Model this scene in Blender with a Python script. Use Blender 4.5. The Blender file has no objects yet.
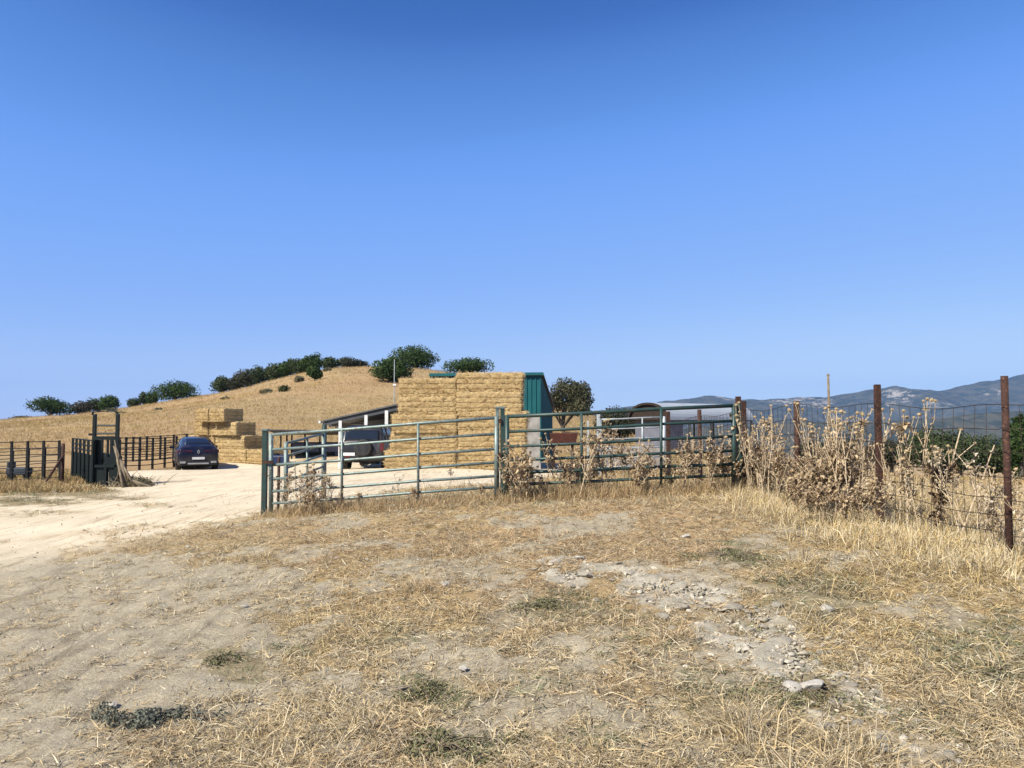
import bpy, bmesh, math, random
import numpy as np
from mathutils import Vector, Matrix

R = math.radians
SC = bpy.context.scene
COL = SC.collection
RNG = np.random.default_rng(7)
random.seed(7)

# ------------------------------------------------------------------ camera
F = 760.0
HORIZON = 422.0
PITCH = math.atan((HORIZON - 384) / F)
CAMZ = 1.6
cam_d = bpy.data.cameras.new('camera')
cam_d.sensor_width = 36
cam_d.lens = F / 1024 * 36
cam_d.clip_start = 0.05
cam_d.clip_end = 30000
cam = bpy.data.objects.new('camera', cam_d)
COL.objects.link(cam)
cam.location = (0, 0, CAMZ)
cam.rotation_euler = (math.pi / 2 + PITCH, 0, 0)
SC.camera = cam

# ------------------------------------------------------------------ light
SUN_EL, SUN_AZ = R(44), R(228)
world = bpy.data.worlds.new('World')
SC.world = world
world.use_nodes = True
wn = world.node_tree
sky = wn.nodes.new('ShaderNodeTexSky')
sky.sky_type = 'NISHITA'
sky.sun_disc = False
sky.sun_elevation = SUN_EL
sky.sun_rotation = SUN_AZ
sky.altitude = 300
sky.air_density = 1.0
sky.dust_density = 0.0
sky.ozone_density = 6.0
# grade the sky's blue the way the phone camera does: scale into 0..1, per-channel curve, scale back
EXPO, SKY_STR = 1.02, 0.12
def vmul(src, k):
    o = wn.nodes.new('ShaderNodeVectorMath'); o.operation = 'SCALE'; o.inputs['Scale'].default_value = k
    wn.links.new(src, o.inputs[0]); return o.outputs[0]
crv = wn.nodes.new('ShaderNodeRGBCurve')
for ch, pts in enumerate([((0, 0), (.094, .044), (.105, .074), (.122, .111), (.155, .176), (.254, .272), (.581, .53), (1, .62)),
                          ((0, 0), (.185, .149), (.205, .212), (.235, .288), (.295, .383), (.46, .482), (.825, .70), (1, .76)),
                          ((0, 0), (.384, .495), (.42, .62), (.471, .755), (.566, .93), (.771, .965), (.935, .99), (1, 1))]):
    cv = crv.mapping.curves[ch]
    cv.points[0].location = pts[0]; cv.points[1].location = pts[-1]
    for q in pts[1:-1]: cv.points.new(*q)
    for q in cv.points: q.handle_type = 'AUTO_CLAMPED'
crv.mapping.update()
wn.links.new(vmul(sky.outputs[0], 1 / 8), crv.inputs['Color'])
wn.links.new(vmul(crv.outputs[0], 1 / (SKY_STR * 2 ** EXPO)), wn.nodes['Background'].inputs[0])
wn.nodes['Background'].inputs[1].default_value = SKY_STR
sun_d = bpy.data.lights.new('sun', 'SUN')
sun_d.energy = 4.2
sun_d.angle = R(0.53)
sun_d.color = (1.0, 0.93, 0.81)
sun = bpy.data.objects.new('sun', sun_d)
COL.objects.link(sun)
to_sun = Vector((math.sin(SUN_AZ) * math.cos(SUN_EL), math.cos(SUN_AZ) * math.cos(SUN_EL), math.sin(SUN_EL)))
sun.rotation_euler = to_sun.to_track_quat('Z', 'Y').to_euler()
SC.view_settings.view_transform = 'Standard'
SC.view_settings.look = 'None'
SC.view_settings.gamma = 1
SC.view_settings.use_curve_mapping = False
SC.view_settings.exposure = EXPO
SC.cycles.use_denoising = True
SC.cycles.denoiser = 'OPENIMAGEDENOISE'
SC.cycles.denoising_input_passes = 'RGB_ALBEDO_NORMAL'
SC.cycles.denoising_prefilter = 'ACCURATE'
SC.cycles.max_bounces = 6
SC.cycles.diffuse_bounces = 3
SC.cycles.glossy_bounces = 3
SC.cycles.volume_bounces = 0
SC.cycles.transparent_max_bounces = 8
SC.cycles.sample_clamp_indirect = 6

# ------------------------------------------------------------------ helpers
def pix(px, py, D):
    u, w = (px - 512) / F, (384 - py) / F
    Y = math.cos(PITCH) - w * math.sin(PITCH)
    Z = math.sin(PITCH) + w * math.cos(PITCH)
    return np.array([u * D / Y, D, CAMZ + D * Z / Y])

def project(x, y, z):
    dz = z - CAMZ
    d = y * math.cos(PITCH) + dz * math.sin(PITCH)
    w = -y * math.sin(PITCH) + dz * math.cos(PITCH)
    d = np.maximum(d, 0.01)
    return 512 + F * x / d, 384 - F * w / d

def hash2(i, j, seed):
    n = (i * 374761393 + j * 668265263 + seed * 144665) & 0x7fffffff
    n = ((n ^ (n >> 13)) * 1274126177) & 0x7fffffff
    return ((n ^ (n >> 16)) & 0xffff) / 65535.0

def vnoise(x, y, seed=0):
    x = np.asarray(x, float); y = np.asarray(y, float)
    xi, yi = np.floor(x).astype(np.int64), np.floor(y).astype(np.int64)
    fx, fy = x - xi, y - yi
    fx = fx * fx * (3 - 2 * fx); fy = fy * fy * (3 - 2 * fy)
    a, b = hash2(xi, yi, seed), hash2(xi + 1, yi, seed)
    c, d = hash2(xi, yi + 1, seed), hash2(xi + 1, yi + 1, seed)
    return (a * (1 - fx) + b * fx) * (1 - fy) + (c * (1 - fx) + d * fx) * fy

def fbm(x, y, seed=0, octs=4):
    s, a, t = 0, 0.5, 0
    for k in range(octs):
        s = s + a * vnoise(x * 2 ** k, y * 2 ** k, seed + k * 17); t += a; a *= 0.5
    return s / t

def sst(a, b, x):
    t = np.clip((x - a) / (b - a), 0, 1)
    return t * t * (3 - 2 * t)

def tag(o, label=None, cat=None, group=None, kind=None):
    if label: o['label'] = label
    if cat: o['category'] = cat
    if group: o['group'] = group
    if kind: o['kind'] = kind
    return o

def thing(name, label, cat, loc=(0, 0, 0), rz=0.0, group=None):
    o = bpy.data.objects.new(name, None)
    o.empty_display_size = 0.2
    COL.objects.link(o)
    o.location = [float(v) for v in loc]
    o.rotation_euler = (0, 0, rz)
    return tag(o, label, cat, group)

def copy_tree(o, parent=None):
    c = o.copy()
    COL.objects.link(c)
    c.parent = parent
    for ch in list(o.children):
        copy_tree(ch, c)
    return c

def np_mesh(name, verts, faces, mat=None, parent=None, smooth=False, attr=None, aname='tint'):
    """verts (n,3); faces: list of (m,k) int arrays (fixed k each)"""
    verts = np.asarray(verts, np.float32)
    if not isinstance(faces, list): faces = [faces]
    me = bpy.data.meshes.new(name)
    me.vertices.add(len(verts))
    me.vertices.foreach_set('co', verts.ravel())
    tot = np.concatenate([np.full(len(f), f.shape[1], np.int32) for f in faces])
    idx = np.concatenate([np.asarray(f, np.int32).ravel() for f in faces])
    me.loops.add(len(idx))
    me.polygons.add(len(tot))
    me.polygons.foreach_set('loop_start', np.concatenate([[0], np.cumsum(tot)[:-1]]).astype(np.int32))
    me.loops.foreach_set('vertex_index', idx)
    me.update(calc_edges=True)
    if smooth: me.polygons.foreach_set('use_smooth', np.ones(len(tot), bool))
    if attr is not None:
        a = me.attributes.new(aname, 'FLOAT_COLOR', 'POINT')
        at = np.ones((len(verts), 4), np.float32)
        at[:, :attr.shape[1]] = attr
        a.data.foreach_set('color', at.ravel())
    if mat: me.materials.append(mat)
    o = bpy.data.objects.new(name, me)
    COL.objects.link(o)
    if parent: o.parent = parent
    return o

class MB:
    def __init__(s): s.v, s.f = [], []
    def add(s, vs, fs):
        n = len(s.v); s.v += [tuple(map(float, p)) for p in vs]; s.f += [tuple(i + n for i in f) for f in fs]
        return s
    def box(s, c, size, rz=0.0, M=None):
        hx, hy, hz = [k / 2 for k in size]
        M = M or Matrix.Rotation(rz, 3, 'Z')
        vs = [Vector(c) + M @ Vector((x * hx, y * hy, z * hz)) for z in (-1, 1) for y in (-1, 1) for x in (-1, 1)]
        return s.add(vs, [(0, 2, 3, 1), (4, 5, 7, 6), (0, 1, 5, 4), (2, 6, 7, 3), (0, 4, 6, 2), (1, 3, 7, 5)])
    def beam(s, a, b, w, h):
        a, b = Vector(a), Vector(b); d = b - a; L = d.length; d.normalize()
        x = d.cross(Vector((0, 0, 1)))
        x = Vector((1, 0, 0)) if x.length < 1e-4 else x.normalized()
        z = x.cross(d)
        M = Matrix((x, d, z)).transposed()
        return s.box((a + b) / 2, (w, L, h), M=M)
    def tube(s, pts, r, n=8, cap=True):
        pts = [Vector(p) for p in pts]
        rs = r if isinstance(r, (list, tuple)) else [r] * len(pts)
        vs, fs = [], []
        ref = None
        for i, p in enumerate(pts):
            d = (pts[min(i + 1, len(pts) - 1)] - pts[max(i - 1, 0)]).normalized()
            if ref is None:
                ref = Vector((0, 0, 1)) if abs(d.z) < 0.9 else Vector((1, 0, 0))
            x = d.cross(ref)
            if x.length < 1e-5: x = d.orthogonal()
            x.normalize(); y = d.cross(x); ref = x.cross(d) if False else ref
            for k in range(n):
                a = 2 * math.pi * k / n
                vs.append(p + (x * math.cos(a) + y * math.sin(a)) * rs[i])
        for i in range(len(pts) - 1):
            for k in range(n):
                k2 = (k + 1) % n
                fs.append((i * n + k, i * n + k2, (i + 1) * n + k2, (i + 1) * n + k))
        if cap:
            fs.append(tuple(range(n - 1, -1, -1)))
            fs.append(tuple((len(pts) - 1) * n + k for k in range(n)))
        return s.add(vs, fs)
    def build(s, name, mat, parent=None, smooth=False, local=True, bevel=0):
        me = bpy.data.meshes.new(name)
        v = s.v
        if parent and local:
            off = Vector((0, 0, 0)); p = parent
            while p: off += Vector(p.location); p = p.parent
            v = [(a - off.x, b - off.y, c - off.z) for a, b, c in v]
        me.from_pydata(v, [], s.f)
        bm = bmesh.new(); bm.from_mesh(me); bmesh.ops.recalc_face_normals(bm, faces=bm.faces); bm.to_mesh(me); bm.free()
        if smooth: me.polygons.foreach_set('use_smooth', [True] * len(me.polygons))
        me.materials.append(mat)
        o = bpy.data.objects.new(name, me)
        COL.objects.link(o)
        if parent: o.parent = parent
        if bevel:
            b = o.modifiers.new('bevel', 'BEVEL'); b.width = bevel; b.segments = 2; b.limit_method = 'ANGLE'
        return o

# ------------------------------------------------------------------ materials
class NT:
    def __init__(s, name):
        s.m = bpy.data.materials.new(name); s.m.use_nodes = True
        s.t = s.m.node_tree; s.b = s.t.nodes['Principled BSDF']; s.out = s.t.nodes['Material Output']
        s.b.inputs['Specular IOR Level'].default_value = 0.2
    def n(s, typ, **kw):
        o = s.t.nodes.new(typ)
        for k, v in kw.items():
            if k.startswith('_'): setattr(o, k[1:], v)
            else: o.inputs[k].default_value = v
        return o
    def l(s, a, b): s.t.links.new(a, b)
    def noise(s, scale, detail=4, rough=0.6, vec=None, dist=0.0):
        o = s.n('ShaderNodeTexNoise', Scale=scale, Detail=detail, Roughness=rough, Distortion=dist)
        if vec is None:
            if not hasattr(s, 'tc'): s.tc = s.n('ShaderNodeTexCoord')
            vec = s.tc.outputs['Object']
        s.l(vec, o.inputs['Vector'])
        return o.outputs['Fac']
    def ramp(s, fac, lo, hi):
        o = s.n('ShaderNodeMapRange', _interpolation_type='SMOOTHSTEP')
        o.inputs['From Min'].default_value = lo; o.inputs['From Max'].default_value = hi
        s.l(fac, o.inputs['Value'])
        return o.outputs['Result']
    def mix(s, fac, a, b, mode='MIX'):
        o = s.n('ShaderNodeMix', _data_type='RGBA', _blend_type=mode)
        for sock, v in ((o.inputs['Factor'], fac), (o.inputs[6], a), (o.inputs[7], b)):
            if isinstance(v, (int, float)): sock.default_value = v
            elif isinstance(v, (tuple, list)): sock.default_value = (*v, 1)
            else: s.l(v, sock)
        return o.outputs[2]
    def math(s, op, a, b=None):
        o = s.n('ShaderNodeMath', _operation=op)
        for k, v in enumerate((a, b)):
            if v is None: continue
            if isinstance(v, (int, float)): o.inputs[k].default_value = v
            else: s.l(v, o.inputs[k])
        return o.outputs[0]
    def bump(s, h, strength=0.5, dist=0.02):
        o = s.n('ShaderNodeBump', Strength=strength, Distance=dist)
        s.l(h, o.inputs['Height']); s.l(o.outputs[0], s.b.inputs['Normal'])

def simple(name, c1, c2=None, scale=5.0, rough=0.7, metal=0.0, bump=0.0, spec=0.3, c3=None, scale3=40.0, bdist=0.01):
    m = NT(name)
    m.b.inputs['Roughness'].default_value = rough
    m.b.inputs['Metallic'].default_value = metal
    m.b.inputs['Specular IOR Level'].default_value = spec
    c2 = c2 or tuple(k * 0.75 for k in c1)
    f = m.noise(scale, 5, 0.65)
    c = m.mix(m.ramp(f, 0.35, 0.65), c1, c2)
    if c3:
        c = m.mix(m.ramp(m.noise(scale3, 3), 0.52, 0.66), c, c3)
    m.l(c, m.b.inputs['Base Color'])
    if bump: m.bump(m.noise(scale * 4, 4), bump, bdist)
    return m.m

def leafy(name, trans=0.25, rough=0.8, nscale=0.0, c2=(1, 1, 1)):
    """colour from the 'tint' attribute, a little light passing through"""
    m = NT(name)
    a = m.n('ShaderNodeAttribute', _attribute_name='tint')
    m.b.inputs['Roughness'].default_value = rough
    m.b.inputs['Specular IOR Level'].default_value = 0.15
    m.l(a.outputs['Color'], m.b.inputs['Base Color'])
    tr = m.n('ShaderNodeBsdfTranslucent'); m.l(a.outputs['Color'], tr.inputs['Color'])
    mx = m.n('ShaderNodeMixShader'); mx.inputs[0].default_value = trans
    m.l(m.b.outputs[0], mx.inputs[1]); m.l(tr.outputs[0], mx.inputs[2]); m.l(mx.outputs[0], m.out.inputs['Surface'])
    return m.m

M_GRASS = leafy('dry_straw', 0.2)
M_LEAF = leafy('tree_leaves', 0.22)
M_DEAD = leafy('dead_leaf', 0.35)
M_STEM = simple('thistle_stem', (0.54, 0.44, 0.30), (0.38, 0.285, 0.175), 30, 0.85)
M_HEAD = simple('thistle_head', (0.47, 0.37, 0.22), (0.33, 0.24, 0.13), 120, 0.9)
M_BARK = simple('bark', (0.10, 0.08, 0.06), (0.06, 0.05, 0.04), 8, 0.9, bump=0.5)
M_RUST = simple('rusty_steel', (0.060, 0.029, 0.020), (0.034, 0.019, 0.015), 14, 0.85, 0.2, 0.3, c3=(0.13, 0.06, 0.035))
M_GALV = simple('weathered_grey_green_steel', (0.20, 0.25, 0.23), (0.13, 0.18, 0.165), 6, 0.5, 0.35, 0.1, 0.4, c3=(0.14, 0.12, 0.09), scale3=22)
M_GREEN = simple('green_painted_steel', (0.018, 0.043, 0.038), (0.028, 0.060, 0.053), 5, 0.45, 0.1, 0.1, 0.4, c3=(0.05, 0.05, 0.035), scale3=18)
M_DKGREEN = simple('dark_green_steel', (0.004, 0.008, 0.008), (0.006, 0.012, 0.011), 4, 0.5, 0.1, 0.1)
M_BLACK = simple('black_steel', (0.007, 0.008, 0.009), (0.013, 0.014, 0.015), 4, 0.55, 0.2)
M_TEAL = simple('teal_cladding', (0.009, 0.098, 0.105), (0.008, 0.080, 0.090), 1.5, 0.5, 0.1, 0.0, 0.3)
M_WHITEWALL = simple('whitewashed_block', (0.33, 0.31, 0.28), (0.20, 0.185, 0.17), 2.0, 0.9, bump=0.3)
M_ZINC = simple('zinc_sheet', (0.38, 0.41, 0.42), (0.32, 0.35, 0.37), 0.6, 0.5, 0.15, 0.0, 0.3)
M_WHITE = simple('white_paint', (0.72, 0.71, 0.68), (0.6, 0.59, 0.56), 4, 0.5)
M_DARKROOF = simple('dark_roof_sheet', (0.10, 0.10, 0.10), (0.07, 0.07, 0.075), 2, 0.6, 0.2)
M_FASCIA = simple('grey_fascia', (.055, .06, .065), (.04, .045, .05), 2, .6)
M_FEED = simple('dull_slate_sheet', (.035, .043, .055), (.026, .032, .042), 3, .6)
M_PGALV = simple('pale_galvanised', (.42, .46, .46), (.33, .37, .37), 5, .5, .2, 0, .4)
M_BROWN = simple('dark_rim_and_shade', (0.034, 0.022, 0.015), (0.022, 0.016, 0.011), 3, 0.9)
M_WIRE = simple('fence_wire', (0.06, 0.045, 0.034), (0.04, 0.028, 0.02), 20, 0.7, 0.4)
M_TWINE = simple('bale_twine', (0.30, 0.20, 0.085), (0.20, 0.13, 0.06), 12, 0.9)
M_STICK = simple('grey_stick', (0.22, 0.18, 0.12), (0.12, 0.09, 0.06), 6, 0.9)
M_STONE = simple('pale_stone', (0.50, 0.46, 0.39), (0.36, 0.33, 0.27), 9, 0.95, bump=0.6)
M_CLOD = simple('dry_clod', (0.40, 0.36, 0.28), (0.29, 0.255, 0.19), 10, 0.97, bump=0.8)
M_BLUEGREY = simple('blue_grey_sheet', (0.15, 0.155, 0.185), (0.115, 0.12, 0.145), 2, 0.6)
M_REDRUST = simple('red_rust_sheet', (0.11, 0.036, 0.022), (0.07, 0.026, 0.018), 5, 0.8)

# ------------------------------------------------------------------ terrain height
CTRL = [(0, 0, 0), (-3, 0, -.05), (3, 0, .12), (0, 3.5, 0), (-4, 3.5, -.12), (4, 3.5, .2), (-6, 8, -.15), (0, 7.5, .2),
        (-3, 7.5, .02), (-6.7, 11.3, -.15), (4.2, 6.6, .42), (4.1, 8.4, .46), (3.85, 10.6, .5), (3.7, 12.8, .45),
        (3.5, 17.3, .3), (8, 8, .42), (8, 15, .1), (12, 25, -.5), (16, 45, -1.3), (30, 20, -1.0), (35, 45, -1.8),
        (0, 17.5, .15), (5, 30, -.5), (10, 40, -.9), (-30, 45, -.2), (-45, 30, -.9), (-10, 50, 0), (0, 50, -.3),
        (-20, 10, -.6), (-30, -5, -.8), (0, -10, -.2), (20, -5, .4), (20, 8, .2)]
for q in [(266, 517, 11.7), (380, 509, 11.4), (500, 501, 11.1), (620, 496, 11.1), (738, 492, 11.2), (10, 487, 26), (63, 483, 24.4),
          (95, 488, 24), (150, 470, 33), (195, 470, 36.5), (232, 463.5, 39.5), (367, 468, 33), (450, 468, 28), (330, 484, 20), (540, 475, 26)]:
    CTRL.append(tuple(pix(*q)))
CTRL = np.array(CTRL, float)
def _phi(r2): return 0.5 * r2 * np.log(r2 + 1e-9)
def _tps():
    P = CTRL[:, :2] / 10; n = len(P)
    r2 = ((P[:, None] - P[None]) ** 2).sum(-1)
    A = np.zeros((n + 3, n + 3)); A[:n, :n] = _phi(r2) + np.eye(n) * 0.02
    A[:n, n] = 1; A[:n, n + 1:] = P; A[n, :n] = 1; A[n + 1:, :n] = P.T
    return np.linalg.solve(A, np.concatenate([CTRL[:, 2], np.zeros(3)]))
TPS = _tps()
# crest of the hill behind the farm: x along it, height above datum, 130 m away
CREST = np.array([(-260, -1), (-150, 0.6), (-105, 1.4), (-88, 1.8), (-77, 2.5), (-65, 4.0), (-53, 5.9), (-44.8, 7.4), (-36, 9.6), (-29.4, 10.8),
                  (-23.4, 10.8), (-14, 10.3), (-5.5, 9.2), (1.4, 7.8), (8.2, 4.9), (15, 2.2), (22, 0.0), (32, -3), (60, -7), (150, -14), (400, -20)], float)

def H(x, y):
    x = np.asarray(x, float); y = np.asarray(y, float)
    shp = np.broadcast(x, y).shape
    x = np.broadcast_to(x, shp).ravel(); y = np.broadcast_to(y, shp).ravel()
    xc, yc = np.clip(x, -45, 40), np.clip(y, -25, 55)
    z = np.full(len(x), TPS[-3]) + TPS[-2] * xc / 10 + TPS[-1] * yc / 10
    for k in range(len(CTRL)):
        z += TPS[k] * _phi(((xc - CTRL[k, 0]) ** 2 + (yc - CTRL[k, 1]) ** 2) / 100)
    z = np.clip(z, -2.4, 1.0)
    crest = np.interp(x * 130 / np.maximum(y, 100), CREST[:, 0], CREST[:, 1])
    s = np.clip((y - 40) / 90, 0, 1); s = s ** 1.15 * (1 - s) + (s * s * (3 - 2 * s)) * s
    zh = z * (1 - s) + crest * s
    lump = (fbm(x / 9, y / 9, 5, 3) - 0.5) * 0.9 * sst(48, 80, y)
    zh = zh + lump
    # behind the crest everything drops to the valley
    fall = sst(133, 420, y)
    zh = zh * (1 - fall) + (-22) * fall
    zh = zh + (-90) * sst(350, 2200, y) + (fbm(x / 300, y / 300, 9, 4) - 0.5) * 60 * sst(500, 2500, y)
    side = sst(40, 75, y) * sst(12, 40, x) * (1 - fall)
    zh = zh - 2.5 * side
    return zh.reshape(shp) if shp else float(zh[0])

def h1(x, y): return float(H(np.array([x]), np.array([y]))[0])
def gpos(px, D, dz=0.0):
    x = pix(px, HORIZON, D)[0]
    return np.array([x, D, h1(x, D) + dz])

# ------------------------------------------------------------------ ground masks (patches of soil, road, rubble, green growth)
ROCK = np.array([(535, 566, 9), (600, 575, 12), (665, 592, 15), (715, 618, 20), (760, 640, 24), (800, 665, 24), (840, 695, 20), (875, 735, 22), (930, 775, 26)], float)
BARE = [(90, 660, 230, 105, 1), (60, 770, 160, 50, .9), (170, 590, 150, 38, .9), (20, 600, 60, 80, .8), (505, 715, 95, 32, 1), (480, 660, 50, 16, .8), (360, 585, 70, 14, .55), (345, 745, 40, 22, .9),
        (300, 605, 80, 20, .6), (500, 590, 50, 10, .5), (680, 760, 50, 20, .55), (950, 760, 60, 20, .5), (600, 690, 22, 10, .6), (848, 566, 36, 9, 1), (940, 568, 24, 7, .9), (985, 622, 30, 10, .8), (730, 520, 30, 6, .4),
        (380, 690, 40, 14, .6), (880, 640, 30, 9, .4), (560, 650, 40, 10, .4)]
GREENP = [(425, 690, 42, 12, 1), (228, 660, 30, 14, 1), (600, 742, 30, 12, .6), (735, 556, 42, 10, 1), (560, 608, 60, 22, .6), (800, 690, 60, 30, .6), (470, 748, 45, 16, .9), (300, 655, 26, 10, .7),
          (1000, 650, 70, 40, .8), (820, 600, 70, 24, .7), (640, 650, 50, 16, .5), (900, 720, 60, 20, .5), (700, 690, 40, 30, .5), (540, 500, 20, 9, .8), (760, 625, 30, 10, .5), (395, 640, 40, 12, .5), (540, 690, 40, 20, .4)]

def blob(px, py, L):
    o = np.zeros_like(px)
    for (cx, cy, rx, ry, w) in L:
        o = np.maximum(o, w * (1 - sst(0.55, 1.25, np.sqrt(((px - cx) / rx) ** 2 + ((py - cy) / ry) ** 2))))
    return o

def masks(x, y, z=None):
    if z is None: z = H(x, y)
    px, py = project(x, y, z)
    near = (y > 1.5) & (y < 16)
    n1 = fbm(x * 0.9, y * 0.9, 31, 4) - 0.5
    n2 = fbm(x * 3.5, y * 3.5, 57, 3) - 0.5
    jx, jy = px + n1 * 130 + n2 * 60, py + n2 * 34 + n1 * 30
    bare = blob(jx, jy, BARE) * near
    green = blob(jx, jy, GREENP) * near
    d = np.full_like(px, 9.0)
    for a, b in zip(ROCK[:-1], ROCK[1:]):
        ab = b[:2] - a[:2]
        t = np.clip(((jx - a[0]) * ab[0] + (jy - a[1]) * ab[1]) / (ab @ ab), 0, 1)
        w = a[2] + (b[2] - a[2]) * t
        d = np.minimum(d, np.hypot((jx - a[0] - ab[0] * t) * 0.6, jy - a[1] - ab[1] * t) / (w * 1.3))
    rock = (1 - sst(0.5, 1.35, d)) * near * (.30 + .70 * sst(.38, .56, fbm(x * 2.6, y * 2.6, 83, 3))) * (1 - .55 * sst(690, 755, py))
    # track and yard
    edge = np.interp(y, [0, 7, 9, 11.7, 12.2, 15, 17.0, 18.5, 24, 34, 40], [-7.5, -5.3, -5.0, -4.2, -3.6, -2.9, -1.8, 0.6, 2.2, 3.0, 2.0])
    road = sst(1.3, -1.3, x - edge + n1 * 1.6 + n2 * 0.6)
    road = road * sst(5.2, 14.0, y + n1 * 3.5) * (1 - sst(38, 43, y + n1 * 6))
    left = np.interp(y, [0, 10, 17, 20, 22, 24, 26, 30, 36, 44], [-40, -30, -15, -13.9, -14.2, -13.7, -14.6, -17, -16.5, -14])
    stain = blob(px + n1 * 60, py + n2 * 5, [(60, 493, 75, 4.5, 1), (25, 502, 50, 5, 1), (110, 498, 40, 3, .8), (150, 506, 40, 2.5, .5), (60, 512, 50, 3, .6), (15, 516, 30, 3, .5)]) * (y > 12) * (y < 26)
    road = road * sst(-0.8, 0.8, x - left + n1 * 2.5)
    green = np.maximum(green, stain); road = road * (1 - .8 * stain)
    return bare, rock, green, road, n1, n2

def axis_pts(segs):
    out = [segs[0][0]]
    for a, b, d0, d1 in segs:
        p = out[-1]
        while p < b:
            t = (p - a) / (b - a)
            p = p + d0 * (d1 / d0) ** np.clip(t, 0, 1)
            out.append(p)
    return np.array(out)

xs_r = axis_pts([(0, 7.5, .05, .06), (7.5, 40, .08, .8), (40, 160, .8, 2.5), (160, 8000, 3, 500)])
gx = np.concatenate([-xs_r[:0:-1], xs_r])
gy = np.concatenate([[-400, -150, -60, -30, -15, -8, -4, -2, -1, 0, 1, 1.6], axis_pts([(2.0, 13, .035, .07), (13, 45, .09, .5), (45, 150, .6, 1.4), (150, 9000, 3, 500)])])
GX, GY = np.meshgrid(gx, gy)
fx, fy = GX.ravel(), GY.ravel()
gz0 = H(fx, fy)
bare, rock, green, road, n1, n2 = masks(fx, fy, gz0)
micro = (fbm(fx * 2.2, fy * 2.2, 3, 4) - .5) * 0.07 + (fbm(fx * 9, fy * 9, 4, 3) - .5) * 0.045
def worley(x, y, seed):
    xi, yi = np.floor(x).astype(np.int64), np.floor(y).astype(np.int64); best = np.full(x.shape, 9.0); sec = np.full(x.shape, 9.0)
    for dx in (-1, 0, 1):
        for dy in (-1, 0, 1):
            cx, cy = xi + dx, yi + dy
            d = np.hypot(x - cx - hash2(cx, cy, seed), y - cy - hash2(cx, cy, seed + 7))
            sec = np.minimum(sec, np.maximum(best, d)); best = np.minimum(best, d)
    return best, sec
_sel = rock > .02
w1 = np.zeros_like(fx); w2 = np.zeros_like(fx)
wa, wb_ = worley(fx[_sel] * 5.5 + vnoise(fx[_sel] * 6, fy[_sel] * 6, 1), fy[_sel] * 5.5 + vnoise(fx[_sel] * 6, fy[_sel] * 6, 2), 5)
w1[_sel] = np.clip(wb_ - wa, 0, .45) / .45
micro = micro + np.clip(rock * 1.6, 0, 1) * (w1 ** .6 * 0.05 * vnoise(fx * 4, fy * 4, 15) - .01 + (vnoise(fx * 14, fy * 14, 8) - .5) * 0.035)
micro = micro + (fbm(fx * 4 - fy * .8, fy * .8, 23, 3) - .5) * .05 * bare
micro = micro * (1 - road * 0.75) * (1 - sst(14, 40, fy)) * sst(-12, 2, fy)
rut = np.exp(-((fx + 6.6 - .25 * (fy - 10)) / .3) ** 2) + np.exp(-((fx + 8.3 - .25 * (fy - 10)) / .3) ** 2)
micro = micro - 0.03 * rut * road * sst(6, 9, fy) * (1 - sst(20, 26, fy))
gz = gz0 + micro
NXg, NYg = len(gx), len(gy)
I = np.arange(NXg * NYg).reshape(NYg, NXg)
quads = np.stack([I[:-1, :-1], I[:-1, 1:], I[1:, 1:], I[1:, :-1]], -1).reshape(-1, 4)
gatt = np.stack([road, rock, np.clip(1 - bare, 0, 1) * np.where(fy < 14, .25 + .75 * sst(.36, .56, fbm(fx * 1.7, fy * 1.7, 91, 4)), 1), green], 1)

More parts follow.
